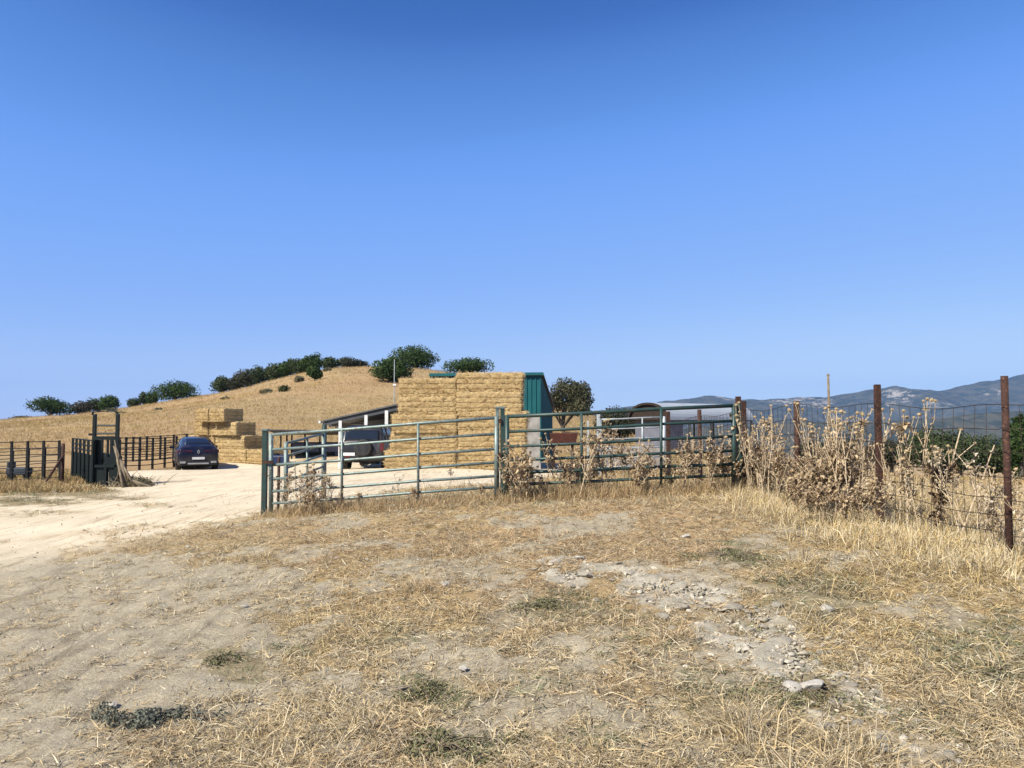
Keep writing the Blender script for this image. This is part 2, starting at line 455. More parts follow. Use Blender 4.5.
def ground_mat():
    m = NT('dry_earth')
    m.b.inputs['Roughness'].default_value = 0.97
    m.b.inputs['Specular IOR Level'].default_value = 0.1
    a = m.n('ShaderNodeAttribute', _attribute_name='masks')
    sep = m.n('ShaderNodeSeparateColor'); m.l(a.outputs['Color'], sep.inputs[0])
    road_, rock_, straw_, green_ = sep.outputs[0], sep.outputs[1], sep.outputs[2], a.outputs['Alpha']
    nf = m.noise(28, 5, 0.7)
    nm = m.noise(5, 5, 0.65)
    nl = m.noise(0.45, 5, 0.6)
    nh = m.noise(0.07, 5, 0.65)
    mp = m.n('ShaderNodeMapping'); mp.inputs['Rotation'].default_value = (0, 0, R(12)); mp.inputs['Scale'].default_value = (3.2, .28, 1)
    m.l(m.tc.outputs['Object'], mp.inputs[0])
    ns = m.noise(2.2, 6, .7, mp.outputs[0], .4)
    soil = m.mix(m.ramp(nm, .35, .65), (0.345, 0.297, 0.205), (0.262, 0.222, 0.150))
    soil = m.mix(m.ramp(nf, .52, .68), soil, (0.42, 0.37, 0.265))
    nx = m.noise(95, 3, .7)
    soil = m.mix(m.math('MULTIPLY', m.ramp(nx, .54, .64), .7), soil, (0.17, 0.14, 0.09))
    soil = m.mix(m.math('MULTIPLY', m.ramp(nx, .46, .36), .6), soil, (0.46, 0.41, 0.30))
    soil = m.mix(m.math('MULTIPLY', m.ramp(ns, .50, .66), .6), soil, (0.175, 0.14, 0.092))
    st = m.mix(m.ramp(nl, .35, .65), (0.335, 0.250, 0.130), (0.275, 0.200, 0.100))
    st = m.mix(m.ramp(nh, .42, .58), st, (0.33, 0.225, 0.115))
    st = m.mix(m.ramp(nf, .5, .7), st, (0.18, 0.12, 0.062))
    ro = m.mix(m.ramp(nl, .35, .65), (0.62, 0.53, 0.375), (0.53, 0.445, 0.305))
    ro = m.mix(m.math('MULTIPLY', m.ramp(nf, .5, .7), 0.6), ro, (0.66, 0.57, 0.42))
    ro = m.mix(m.math('MULTIPLY', m.ramp(ns, .50, .66), .75), ro, (0.34, 0.265, 0.165))
    rk = m.mix(m.ramp(nm, .35, .65), (0.40, 0.365, 0.285), (0.285, 0.255, 0.19))
    gr = m.mix(m.ramp(nf, .4, .6), (0.15, 0.13, 0.07), (0.22, 0.17, 0.09))
    def fac(src, k=0.5):
        return m.ramp(m.math('ADD', src, m.math('MULTIPLY', m.math('SUBTRACT', nm, 0.5), k)), .3, .7)
    c = m.mix(fac(straw_, 1.2), soil, st)
    c = m.mix(m.math('MULTIPLY', fac(green_), 0.7), c, gr)
    c = m.mix(fac(rock_), c, rk)
    c = m.mix(m.ramp(m.math('ADD', road_, m.math('MULTIPLY', m.math('SUBTRACT', nm, 0.5), .35)), .08, .95), c, ro)
    m.l(c, m.b.inputs['Base Color'])
    hsum = m.math('ADD', m.math('MULTIPLY', m.noise(60, 4, .7), .5), m.math('MULTIPLY', nf, 1.0))
    m.bump(hsum, 0.75, 0.02)
    return m.m
M_GROUND = ground_mat()
ground = tag(np_mesh('ground', np.stack([fx, fy, gz], 1), quads, M_GROUND, smooth=True, attr=gatt, aname='masks'), kind='structure')

# the pale dirt track and yard as its own sheet, 4 mm above the ground
qc = fx[quads].mean(1), fy[quads].mean(1)
qsel = quads[(road[quads].mean(1) > 0.5) & (np.abs(qc[1]) < 60)]
used, inv = np.unique(qsel, return_inverse=True)
road_v = np.stack([fx[used], fy[used], gz[used] + 0.0006 + 0.0034 * np.clip((road[used] - .5) / .25, 0, 1)], 1)
tag(np_mesh('dirt_road', road_v, inv.reshape(-1, 4), M_GROUND, smooth=True, attr=gatt[used], aname='masks'), kind='structure')

# ------------------------------------------------------------------ mountains
def mountain(name, y0, y1, crestpts, seed, base, cliffs):
    n, mrows = 420, 90
    xs = np.linspace(-2500, 5200, n); t = np.linspace(0, 1, mrows)
    X, T = np.meshgrid(xs, t)
    Yc = y0 + (y1 - y0) * T
    ck = np.array([(pix(px, 422, y0 + (y1 - y0) * .6)[0], pix(px, py, y0 + (y1 - y0) * .6)[2]) for px, py in crestpts])
    top = np.interp(X, ck[:, 0], ck[:, 1])
    prof = np.where(T < .6, np.sin(np.clip(T / .6, 0, 1) * math.pi / 2) ** 1.3, 1 - sst(.6, 1.2, T))
    rid = np.abs(fbm(X / 420 + T * 1.1, Yc / 700, seed, 4) - .5) * 2
    Z = base + (top - base) * prof
    Z = Z - (1 - rid) ** 2 * 75 * np.sin(np.clip(T / .6, 0, 1) * math.pi) + (fbm(X / 90, Yc / 90, seed + 3, 4) - .5) * 26 * np.clip(T * 3, 0, 1)
    I = np.arange(n * mrows).reshape(mrows, n)
    q = np.stack([I[:-1, :-1], I[:-1, 1:], I[1:, 1:], I[1:, :-1]], -1).reshape(-1, 4)
    px, py = project(X.ravel(), Yc.ravel(), Z.ravel())
    jx, jy = px + (fbm(X / 60, Yc / 60, 3, 3).ravel() - .5) * 40, py + (fbm(X / 40, Yc / 40, 6, 3).ravel() - .5) * 9
    cf = blob(jx, jy, cliffs)
    o = np_mesh(name, np.stack([X, Yc, Z], -1).reshape(-1, 3), q, M_MOUNT, smooth=True, attr=np.stack([cf, cf, cf], 1), aname='masks')
    return tag(o, kind='structure')

def mount_mat():
    m = NT('wooded_mountain')
    m.b.inputs['Roughness'].default_value = 1.0
    m.b.inputs['Specular IOR Level'].default_value = 0.0
    a = m.n('ShaderNodeAttribute', _attribute_name='masks')
    n1 = m.noise(0.012, 6, .7); n2 = m.noise(0.022, 5, .75)
    c = m.mix(m.ramp(n1, .4, .62), (0.030, 0.036, 0.020), (0.075, 0.070, 0.042))
    c = m.mix(m.math('MULTIPLY', m.ramp(n2, .52, .66), 0.5), c, (0.13, 0.11, 0.075))
    f = m.math('MULTIPLY', m.ramp(a.outputs['Fac'], .1, .8), m.ramp(m.math('ADD', n2, m.math('MULTIPLY', m.math('SUBTRACT', n1, .5), .7)), .47, .60))
    c = m.mix(m.math('MULTIPLY', f, .8), c, (0.34, 0.30, 0.25))
    m.l(c, m.b.inputs['Base Color'])
    m.bump(n2, 1.0, 12.0)
    return m.m
M_MOUNT = mount_mat()
mountain('mountain_range', 3600, 5800, [(430, 424), (600, 413), (640, 405), (680, 399.5), (712, 396), (728, 398), (745, 400), (770, 399.5), (800, 397), (830, 397), (850, 393.5), (880, 388.5), (893, 386), (910, 389),
        (940, 391.5), (960, 388), (985, 382), (1005, 379.5), (1024, 375.5), (1080, 366), (1200, 362), (1500, 380)], 21, -100,
         [(805, 402, 32, 5, .95), (765, 399, 8, 2.5, .9), (900, 396, 26, 7, .8), (935, 405, 18, 4, .8), (880, 404, 16, 3, .6), (727, 399, 8, 2, .7), (990, 392, 14, 3, .7), (690, 401, 10, 1.5, .4)])
mountain('foothill', 1500, 2900, [(300, 440), (600, 433), (700, 428), (800, 424), (900, 420), (1000, 414), (1100, 408), (1500, 400)], 45, -110, [(890, 424, 24, 2, .3)])

# ------------------------------------------------------------------ haze over the valley
def build_haze():
    me = bpy.data.meshes.new('haze')
    x0, x1, y0, y1, z0, z1 = -9000, 12000, -500, 9600, -260, 480
    vs = [(x, y, z) for z in (z0, z1) for y in (y0, y1) for x in (x0, x1)]
    me.from_pydata(vs, [], [(0, 2, 3, 1), (4, 5, 7, 6), (0, 1, 5, 4), (2, 6, 7, 3), (0, 4, 6, 2), (1, 3, 7, 5)])
    m = bpy.data.materials.new('thin_haze'); m.use_nodes = True
    nt = m.node_tree
    nt.nodes.remove(nt.nodes['Principled BSDF'])
    v = nt.nodes.new('ShaderNodeVolumePrincipled')
    v.inputs['Color'].default_value = (0.28, 0.54, 1.0, 1)
    v.inputs['Density'].default_value = HAZE
    nt.links.new(v.outputs[0], nt.nodes['Material Output'].inputs['Volume'])
    me.materials.append(m)
    o = bpy.data.objects.new('haze', me); COL.objects.link(o)
    tag(o, kind='stuff')
HAZE = 6.5e-5
build_haze()

# ------------------------------------------------------------------ trees
def leaf_cloud(lobes, n, size, cols, seed, flat=0.0):
    """lobes: (cx,cy,cz,rx,ry,rz); leaf-sized faces spread through the lobes' volumes"""
    g = np.random.default_rng(seed)
    L = np.array(lobes, float)
    w = (L[:, 3] * L[:, 4] * L[:, 5]) ** (2 / 3); w /= w.sum()
    k = g.choice(len(L), n, p=w)
    d = g.normal(size=(n, 3)); d /= np.linalg.norm(d, axis=1)[:, None]
    r = g.random(n) ** 0.28
    p = L[k, :3] + d * L[k, 3:] * r[:, None]
    # ragged, clumped outline
    cl = vnoise(p[:, 0] * 1.1 / size / 3 + p[:, 2] * .9 / size / 3, p[:, 1] / size / 3 + p[:, 2] * .7 / size / 3, seed)
    keep = (cl > 0.36) | (r < 0.82)
    p, d, k, cl = p[keep], d[keep], k[keep], cl[keep]
    n = len(p)
    p += g.normal(size=(n, 3)) * size * 0.25
    nrm = d + g.normal(size=(n, 3)) * 0.8; nrm /= np.linalg.norm(nrm, axis=1)[:, None]
    a = np.cross(nrm, g.normal(size=(n, 3))); a /= np.linalg.norm(a, axis=1)[:, None]
    b = np.cross(nrm, a)
    s = size * (0.6 + 0.8 * g.random(n))[:, None]
    v = np.stack([p - a * s * .6, p + b * s * .35, p + a * s * .6, p - b * s * .35], 1).reshape(-1, 3)
    f = np.arange(4 * n).reshape(-1, 4)
    c0, c1 = np.array(cols[0]), np.array(cols[1])
    t = np.clip(0.25 + cl * .6 + g.normal(size=n) * .22, 0, 1)[:, None]
    c = np.repeat(c0 * (1 - t) + c1 * t, 4, 0)
    return v, f, c

GRN = [((0.022, 0.045, 0.014), (0.060, 0.095, 0.026)), ((0.026, 0.040, 0.016), (0.075, 0.095, 0.038)), ((0.030, 0.036, 0.020), (0.080, 0.082, 0.045)), ((0.045, 0.048, 0.03), (0.11, 0.10, 0.065)), ((0.09, 0.095, 0.055), (0.19, 0.18, 0.11)), ((0.036, 0.042, 0.022), (0.12, 0.115, 0.06))]
def tree(name, label, cat, base, w, h, seed, col=0, trunk=0.25, n=2600, leaf=0.3, group=None, nl=9, lean=0.0, depth=1.0, low=0.0, ragged=False):
    g = np.random.default_rng(seed)
    t = thing(name, label, cat, base, 0, group)
    th = h * trunk
    lobes = []
    for i in range(nl):
        a = g.random() * 6.28; rr = math.sqrt(g.random()) * 0.6
        s = 0.28 + 0.20 * g.random()
        zc = th + (h - th) * (0.28 + 0.42 * g.random() * (1 - rr * .8)) - low * h * rr
        lobes.append((w / 2 * rr * math.cos(a) * 1.15 + lean * (zc / h), w / 2 * rr * math.sin(a) * depth, zc, w * s * .75, w * s * .75 * depth, (h - th) * s * .95))
    if ragged:
        lobes = []
        for i in range(26):
            a = g.random() * 6.28; rr = g.random() ** .6
            s = .12 + .10 * g.random()
            dome = math.sqrt(max(0.05, 1 - (rr * .95) ** 2))
            zc = th + (h - th) * (.10 + (.78 * dome) * g.uniform(.45, 1))
            lobes.append((w / 2 * rr * .85 * math.cos(a) + lean, w / 2 * rr * .85 * math.sin(a), zc, w * s, w * s, w * s * .62))
    else:
        lobes.append((lean * .6, 0, th + (h - th) * .5, w * .34, w * .34 * depth, (h - th) * .42))
    v, f, c = leaf_cloud(lobes, int(n * 1.9), leaf * .8, GRN[col], seed); c = c * (1.0 if col < 2 else .85)
    np_mesh('crown', v, f, M_LEAF, t, attr=c)
    mb = MB()
    rt = max(0.08, w * 0.035)
    mb.tube([(0, 0, -.4), (0.05 * w * .3, 0, th * .6), (lean * .4, 0, th + (h - th) * .35)], [rt * 1.3, rt, rt * .6], 8)
    for i in range(5):
        L = lobes[i]
        mb.tube([(lean * .2, 0, th * .7), (L[0] * .5, L[1] * .5, th + (L[2] - th) * .5), (L[0], L[1], L[2])], [rt * .55, rt * .4, rt * .15], 6)
    mb.build('trunk', M_BARK, t, local=False)
    return t

# crest trees on the left: (px centre, py of ground, width px, height px, D, colour, label)
def crest_tree(px, wpx, hpx, D, col, label, seed, name='oak_tree', cat='tree', trunk=.22, n=2600, leaf=.3, group=None, **kw):
    p = gpos(px, D)
    s = D / F
    return tree(name, label, cat, (p[0], p[1], p[2] - .15), wpx * s, hpx * s * 1.22, seed, col, trunk, n, leaf, group, **kw)

crest_tree(50, 39, 20, 128, 0, 'wide flat-crowned green tree, leftmost on the hill skyline', 1, trunk=.18)
crest_tree(82, 24, 13, 132, 3, 'greyish bare-looking scrub just right of the flat-crowned skyline tree', 2, 'scrub_bush', 'bush', .05, 1200)
crest_tree(94, 18, 14, 134, 1, 'low dark bush beside the small round tree on the left skyline', 3, 'scrub_bush', 'bush', .05, 1200)
crest_tree(109, 19, 15, 130, 0, 'small round green tree on the skyline directly above the cattle crush', 4, trunk=.1, n=1600)
crest_tree(134, 13, 10, 131, 1, 'small dark bush at the left end of the skyline clump', 5, 'scrub_bush', 'bush', .05, 900)
crest_tree(143, 13, 14, 131, 1, 'narrow rounded bush, second from left in the skyline clump', 6, 'scrub_bush', 'bush', .08, 1000)
crest_tree(152, 12, 13, 131, 0, 'small round bush touching the big skyline oak on its left', 7, 'scrub_bush', 'bush', .08, 1000)
crest_tree(174, 44, 21, 129, 0, 'big dark green oak above the parked blue car on the skyline', 8, trunk=.1, n=3400, nl=12)
crest_tree(20, 20, 5, 150, 3, 'thin line of low dry scrub at the far left of the skyline', 9, 'scrub_bush', 'bush', .02, 700)
crest_tree(196, 16, 6, 140, 2, 'low scrub patch between the skyline oak and the hedge of bushes', 10, 'scrub_bush', 'bush', .02, 700)
hed = [(222, 24, 16, 1), (236, 20, 15, 2), (248, 26, 18, 2), (263, 24, 17, 1), (276, 22, 16, 1), (287, 20, 16, 0), (297, 18, 15, 1), (305, 18, 14, 0), (312, 16, 17, 0)]
HG = 'dense row of bushes climbing the hill crest'
for k, (px, w_, h_, c_) in enumerate(hed):
    crest_tree(px, w_, h_, 127 - k * .5, c_, 'dark green bush packed in the dense row climbing the hill crest', 20 + k, 'hedge_bush', 'bush', .03, 1900, .3, HG)
crest_tree(330, 22, 13, 130, 1, 'light green rounded bush capping the top of the hedge row', 40, 'hedge_bush', 'bush', .05, 1600)
crest_tree(345, 24, 11, 134, 2, 'dark bush on the summit skyline, right of the light green one', 41, 'scrub_bush', 'bush', .03, 1500)
crest_tree(358, 18, 9, 135, 2, 'low dark bush at the right end of the summit row', 42, 'scrub_bush', 'bush', .03, 1200)
crest_tree(314, 15, 14, 97, 0, 'small round green tree standing alone on the slope below the hedge', 43, trunk=.2, n=1500)
crest_tree(389, 42, 22, 94, 0, 'round dark green tree on the slope behind the thin pale mast', 44, trunk=.1, n=3800, nl=12)
crest_tree(416, 46, 22, 124, 0, 'largest green tree on the summit, right of the pale mast', 45, trunk=.08, n=4200, nl=13)
crest_tree(469, 46, 17, 120, 0, 'low broad green tree on the crest above the tall straw stack', 46, trunk=.08, n=2600, nl=11)
for k, (px, D, w_, h_, c_) in enumerate([(283, 84, 10, 7, 1), (266, 86, 11, 5, 4), (299, 101, 10, 6, 4), (226, 90, 10, 4, 4), (327, 108, 8, 4, 4), (395, 56, 14, 9, 1), (316, 103, 9, 4, 4), (158, 88, 10, 3, 4), (122, 100, 12, 4, 4), (112, 110, 9, 5, 4)]):
    crest_tree(px, w_, h_, D, c_, 'small low grey-green shrub dotted on the dry golden slope', 60 + k, 'slope_shrub', 'shrub', .02, 420, .22, 'low shrubs dotted on the slope')
# big holm oak right of the green shed, and the smaller trees toward the valley
crest_tree(562, 62, 48, 62, 5, 'large grey-green oak with ragged crown behind the teal shed', 83, 'holm_oak', 'tree', .18, 5800, .20, lean=.3, ragged=True)
crest_tree(618, 46, 30, 66, 2, 'dark low oak between the teal shed and the arched barn', 81, 'holm_oak', 'tree', .1, 4200, .18, nl=13)
crest_tree(636, 24, 24, 72, 2, 'dark bushy tree touching the left end of the arched barn', 82, 'holm_oak', 'tree', .1, 2200, .2)
for k, (px, D, w_, h_, c_) in enumerate([(925, 64, 50, 40, 1), (958, 60, 56, 46, 1), (992, 62, 50, 42, 1), (1030, 58, 60, 62, 0), (890, 72, 46, 32, 2), (1075, 55, 70, 60, 1), (850, 80, 40, 26, 2), (1020, 46, 24, 58, 0), (812, 86, 40, 22, 2)]):
    p = gpos(px, D); s = D / F
    lab = ['dark green round tree in the hollow beyond the wire fence'] * 9
    lab[3] = 'taller dark green tree at the right edge beyond the last rusty post'
    lab[7] = 'narrow dark green tree rising right behind the last rusty post'
    ztop = pix(px, {0: 428, 1: 426, 2: 434, 3: 418, 4: 436, 5: 415, 6: 438, 7: 410, 8: 439}[k], D)[2]
    hh = h_ * s
    tree('valley_tree', lab[k], 'tree', (p[0], p[1], ztop - hh), w_ * s, hh, 90 + k, c_, .03, 3900, .22, 'trees in the hollow beyond the wire fence' if k not in (3, 7) else None, nl=11)

# ------------------------------------------------------------------ straw bales
def bale_mat():
    m = NT('straw')
    m.b.inputs['Roughness'].default_value = 0.9
    m.b.inputs['Specular IOR Level'].default_value = 0.15
    tc = m.n('ShaderNodeTexCoord'); mp = m.n('ShaderNodeMapping')
    mp.inputs['Scale'].default_value = (1, 1, 2.2)
    m.l(tc.outputs['Object'], mp.inputs[0])
    n1 = m.noise(9, 6, .75, mp.outputs[0], 1.0); n2 = m.noise(34, 4, .7, mp.outputs[0], .6); n3 = m.noise(2.0, 3)
    c = m.mix(m.ramp(n1, .36, .62), (0.40, 0.28, 0.12), (0.61, 0.46, 0.24))
    c = m.mix(m.math('MULTIPLY', m.ramp(n2, .5, .68), .8), c, (0.70, 0.55, 0.30))
    c = m.mix(m.math('MULTIPLY', m.ramp(n3, .5, .72), .35), c, (0.42, 0.26, 0.10))
    m.l(c, m.b.inputs['Base Color'])
    m.bump(m.math('ADD', n1, m.math('MULTIPLY', n2, .6)), 1.0, 0.06)
    return m.m
M_BALE = bale_mat()
M_FUZZ = leafy('loose_straw', 0.2)
def bale_proto(seed, L=2.4, W=1.2, Hh=0.7):
    """length along x"""
    g = np.random.default_rng(seed)
    root = thing('straw_bale', 'straw bale', 'straw bale')
    nx, ny, nz = 40, 20, 14
    vs, fs = [], []
    def face(o, u, v, nu, nv):
        b = len(vs)
        for j in range(nv + 1):
            for i in range(nu + 1):
                vs.append(np.array(o) + np.array(u) * i / nu + np.array(v) * j / nv)
        for j in range(nv):
            for i in range(nu):
                a = b + j * (nu + 1) + i
                fs.append((a, a + 1, a + nu + 2, a + nu + 1))
    x, y, z = L / 2, W / 2, Hh
    face((-x, -y, 0), (L, 0, 0), (0, 0, z), nx, nz); face((x, y, 0), (-L, 0, 0), (0, 0, z), nx, nz)
    face((x, -y, 0), (0, W, 0), (0, 0, z), ny, nz); face((-x, y, 0), (0, -W, 0), (0, 0, z), ny, nz)
    face((-x, -y, z), (L, 0, 0), (0, W, 0), nx, ny); face((-x, y, 0), (L, 0, 0), (0, -W, 0), nx, ny)
    v = np.array(vs)
    # rounded edges
    r = 0.045
    q = np.clip(v, [-x + r, -y + r, r], [x - r, y - r, z - r]); d = v - q
    l = np.linalg.norm(d, axis=1)[:, None]
    v = q + d / np.maximum(l, 1e-6) * r
    dirn = d / np.maximum(l, 1e-6)
    disp = (fbm(v[:, 0] * 5 + v[:, 2] * 3, v[:, 1] * 5 + v[:, 2] * 7, seed, 3) - .5) * 0.06 + (fbm(v[:, 0] * 16 + v[:, 2] * 11, v[:, 1] * 16 + v[:, 2] * 17, seed + 2, 2) - .5) * .075
    for k in (-.42, 0, .42):   # twine bites into the straw
        pass
    zt = (np.array([.2, .47, .74]) * z)
    wz = v[:, 2] + (fbm(v[:, 0] * 3 + seed, v[:, 1] * 3, seed + 9, 3) - .5) * .10
    groove = sum(np.exp(-((wz - t) / .02) ** 2) for t in zt) * (np.abs(dirn[:, 2]) < .5)
    v = v + dirn * (disp - .014 * groove)[:, None]
    v[:, 2] = np.maximum(v[:, 2], 0.0)
    np_mesh('straw', v, np.array(fs), M_BALE, root, smooth=True)
    # loose straws
    n = 2600
    side = g.choice(6, n, p=[.36, .12, .16, .16, .2, 0.0])
    u = g.uniform(-1, 1, (n, 3)) * np.array([x, y, z / 2]) + np.array([0, 0, z / 2])
    nr = np.array([(0, -1, 0), (0, 1, 0), (1, 0, 0), (-1, 0, 0), (0, 0, 1), (0, 0, -1)], float)[side]
    pos = np.where(nr != 0, nr * np.array([x, y, z / 2]) + np.array([0, 0, z / 2]) * (nr != 0), u)
    pos[:, 2] = np.where(nr[:, 2] != 0, np.where(nr[:, 2] > 0, z, 0), u[:, 2])
    dd = nr * .45 + g.normal(size=(n, 3)) * np.array([.8, .8, .45]); dd /= np.linalg.norm(dd, axis=1)[:, None]
    ln = g.uniform(.05, .17, n)[:, None]
    sd = np.cross(dd, g.normal(size=(n, 3))); sd /= np.linalg.norm(sd, axis=1)[:, None]; sd *= .006
    pos = pos - nr * .02
    V = np.stack([pos - sd, pos + sd, pos + dd * ln + sd * .5, pos + dd * ln - sd * .5], 1).reshape(-1, 3)
    t = g.random(n)[:, None]
    c = np.repeat(np.array((.42, .28, .11)) * (1 - t) + np.array((.74, .58, .32)) * t, 4, 0)
    fz = np_mesh('loose_straw', V, np.arange(4 * n).reshape(-1, 4), M_FUZZ, root, attr=c)
    fz['kind'] = 'stuff'
    for t_ in zt:
        mb = MB()
        e = .012
        pts = [(-x - e, -y - e, t_), (x + e, -y - e, t_), (x + e, y + e, t_), (-x - e, y + e, t_), (-x - e, -y - e, t_)]
        mb.tube(pts, .009, 5, False)
        mb.build('twine', M_TWINE, root, local=False)
    return root
B1, B2 = bale_proto(11), bale_proto(12)
_b_used = [False, False]
def bale(x, y, z, rz, label, group, which=0, sx=1.0):
    P = (B1, B2)[which]
    o = P if not _b_used[which] else copy_tree(P)
    _b_used[which] = True
    o.location = (float(x), float(y), float(z)); o.rotation_euler = (0, 0, rz); o.scale = (sx, 1, 1)
    o['label'] = label; o['group'] = group
    return o
GA = 'straw bales in the tall stack beside the teal shed'
ZB = h1(-2, 28.4) - .02
bx = lambda px, D=28: pix(px, HORIZON, D)[0]
LAY = ['bottom', 'second', 'third', 'fourth', 'top']
left_x = [(386, 456.5), (390.5, 458), (392, 457), (398, 456.5), (398.5, 456)]
right_x = [(456.5, 526), (458, 526), (457.5, 527), (456, 522), (456.5, 523)]
for k in range(5):
    for nm, (a, b), wh in (('left', left_x[k], k % 2), ('right', right_x[k], (k + 1) % 2)):
        xa, xb = bx(a), bx(b)
        jit = random.uniform(-.09, .09) + (.0 if k > 0 else -.15)
        o_ = bale((xa + xb) / 2, 28.6 + jit, ZB + (.708 if nm == 'right' else .666) * k, random.uniform(-.015, .015) + (math.pi if k % 2 else 0),
             '%s straw bale in the %s column of the tall stack beside the teal shed' % (LAY[k], nm), GA, wh, (xb - xa) / 2.42)
        o_.scale[2] = 1.035 if nm == 'right' else .975
    bale(bx(440), 29.85, ZB + .69 * k - .003, random.uniform(-.02, .02), 'straw bale hidden in the rear row of the tall stack beside the teal shed', GA, k % 2, .98) if False else None
# stepped stack behind the blue car: bales lie end-on, dark ends to the right
GB = 'straw bales in the stepped stack behind the dark blue car'
rzB = R(-34)
_a = np.array([math.cos(rzB), math.sin(rzB)]); _n = np.array([math.sin(rzB), -math.cos(rzB)])
ZC = h1(-14, 39.5) + .02
def step(k, px, D, label, wh, L=2.4, back=0.0):
    c = pix(px, HORIZON, D)[:2] - _a * (L / 2 + back) - _n * 0.6
    bale(c[0], c[1], ZC + .71 * k, rzB + random.uniform(-.03, .03), label, GB, wh, L / 2.42)
DS = 39.5
step(0, 245.5, DS - .2, 'bottom straw bale right behind the blue car, its long side facing the yard', 0)
step(0, 245.5, DS - .2, 'bottom straw bale at the right foot of the stepped stack, half in shade', 1, 1.45, -1.56)
step(1, 244, DS, 'straw bale on the second step of the stepped stack, with a wide dark end', 1)
step(0, 245.5, DS - .2, 'bottom straw bale of the stepped stack hidden low behind the blue car', 0, 2.4, 2.46)
step(1, 244, DS, 'straw bale mostly hidden behind the blue car roof in the stepped stack', 0, 2.4, 2.46)
step(2, 237, DS, 'straw bale on the third step, its dark end below the topmost one', 0)
step(2, 237, DS, 'short straw bale under the left end of the stepped stack top', 1, 1.15, 2.5)
step(3, 223.5, DS, 'topmost straw bale of the stepped stack, with a dark end to the right', 0, 1.25)
step(3, 223.5, DS, 'short straw bale at the top left corner of the stepped stack', 1, 1.15, 1.32)

# ------------------------------------------------------------------ buildings
# teal shed behind the tall straw stack: mono-pitch, falling to the back
def box_wall(mb, a, b, z0, z1, t):
    a, b = Vector((a[0], a[1], 0)), Vector((b[0], b[1], 0)); d = (b - a).normalized(); n = Vector((-d.y, d.x, 0)) * t
    vs = [a, b, b + n, a + n]
    return mb.add([(p.x, p.y, z) for z in (z0, z1) for p in vs], [(0, 3, 2, 1), (4, 5, 6, 7), (0, 1, 5, 4), (1, 2, 6, 5), (2, 3, 7, 6), (3, 0, 4, 7)])
def ribbed(mb, a, b, z0, z1, pitch=.25, dep=.035, z0b=None, z1b=None):
    """corrugated sheet from a to b, ribs sticking out to the right-hand side of a->b"""
    a, b = Vector((a[0], a[1], 0)), Vector((b[0], b[1], 0)); L = (b - a).length; d = (b - a).normalized(); n = Vector((d.y, -d.x, 0))
    z0b = z0 if z0b is None else z0b; z1b = z1 if z1b is None else z1b
    k = max(2, int(L / pitch)); pts = []
    for i in range(k):
        for f, o in ((0, 0), (.62, 0), (.70, 1), (.92, 1)):
            s = (i + f) / k
            pts.append((a + (b - a) * s + n * dep * o, z0 + (z0b - z0) * s, z1 + (z1b - z1) * s))
    pts.append((b, z0b, z1b))
    vs = []
    for p, lo, hi in pts: vs += [(p.x, p.y, lo), (p.x, p.y, hi)]
    for p, lo, hi in pts: vs += [(p.x - n.x * .05, p.y - n.y * .05, lo), (p.x - n.x * .05, p.y - n.y * .05, hi)]
    m = len(pts); fs = []
    for i in range(m - 1):
        fs.append((2 * i, 2 * i + 2, 2 * i + 3, 2 * i + 1)); q = 2 * m
        fs.append((q + 2 * i, q + 2 * i + 1, q + 2 * i + 3, q + 2 * i + 2))
        fs.append((2 * i + 1, 2 * i + 3, q + 2 * i + 3, q + 2 * i + 1)); fs.append((2 * i, q + 2 * i, q + 2 * i + 2, 2 * i + 2))
    q = 2 * m
    fs.append((0, 1, q + 1, q)); fs.append((2 * m - 2, q + 2 * m - 2, q + 2 * m - 1, 2 * m - 1))
    mb.add(vs, fs)
D0 = 32.5
c_r = pix(541, 376, D0); c_l = pix(430, 378, D0 + .7)   # front wall top corners
zt = c_r[2]
gdir = np.array([0.145, 0.99]); gdir /= np.linalg.norm(gdir)
c_b = c_r[:2] + gdir * 1.9          # the gable end runs back and to the right
zg = h1(c_r[0], D0)
zblock = pix(541, 414, D0)[2]
shed = thing('teal_shed', 'teal sheet-metal shed with pale lower wall behind the tall straw stack', 'shed', (c_r[0], c_r[1], zg))
mb = MB(); ribbed(mb, c_l[:2], c_r[:2], zblock, zt, .19); mb.build('front_cladding', M_TEAL, shed)
back = 5.0
c_bk = c_r[:2] + gdir * back
zrb = zt - 0.26 * back
mb = MB()
p0, p1 = c_r[:2], c_bk
n_ = np.array([gdir[1], -gdir[0]]) * .05
ribbed(mb, p0 + np.array([.06, .06]) * 0, p1, zg + .3, zt - .02, .33, .03, zg + .3, zrb - .02)
mb.build('side_cladding', M_TEAL, shed)
mb = MB(); box_wall(mb, c_l[:2] + np.array([0, .06]), c_r[:2] + np.array([-.02, .06]), zg - .5, zblock + .03, .2); mb.build('lower_wall', M_WHITEWALL, shed)
mb = MB()
cl2 = c_l[:2] + gdir * back
q0 = np.array([*(c_l[:2] - gdir * .12), zt + .05]); q1 = np.array([*(c_r[:2] - gdir * .12 + n_ * 2.4), zt + .05]); q2 = np.array([*(c_bk + gdir * .2 + n_ * 2.4), zrb - .03]); q3 = np.array([*(cl2 + gdir * .2), zrb - .03])
up = np.array([0, 0, .07])
mb.add([q0, q1, q2, q3, q0 + up, q1 + up, q2 + up, q3 + up], [(0, 3, 2, 1), (4, 5, 6, 7), (0, 1, 5, 4), (1, 2, 6, 5), (2, 3, 7, 6), (3, 0, 4, 7)])
mb.build('roof', M_DARKROOF, shed)
mb = MB(); mb.beam(q0 + np.array([0, 0, .04]), q1 + np.array([0, 0, .04]) - 0 * up, .06, .12)
mb.build('ridge_flashing', M_TEAL, shed)

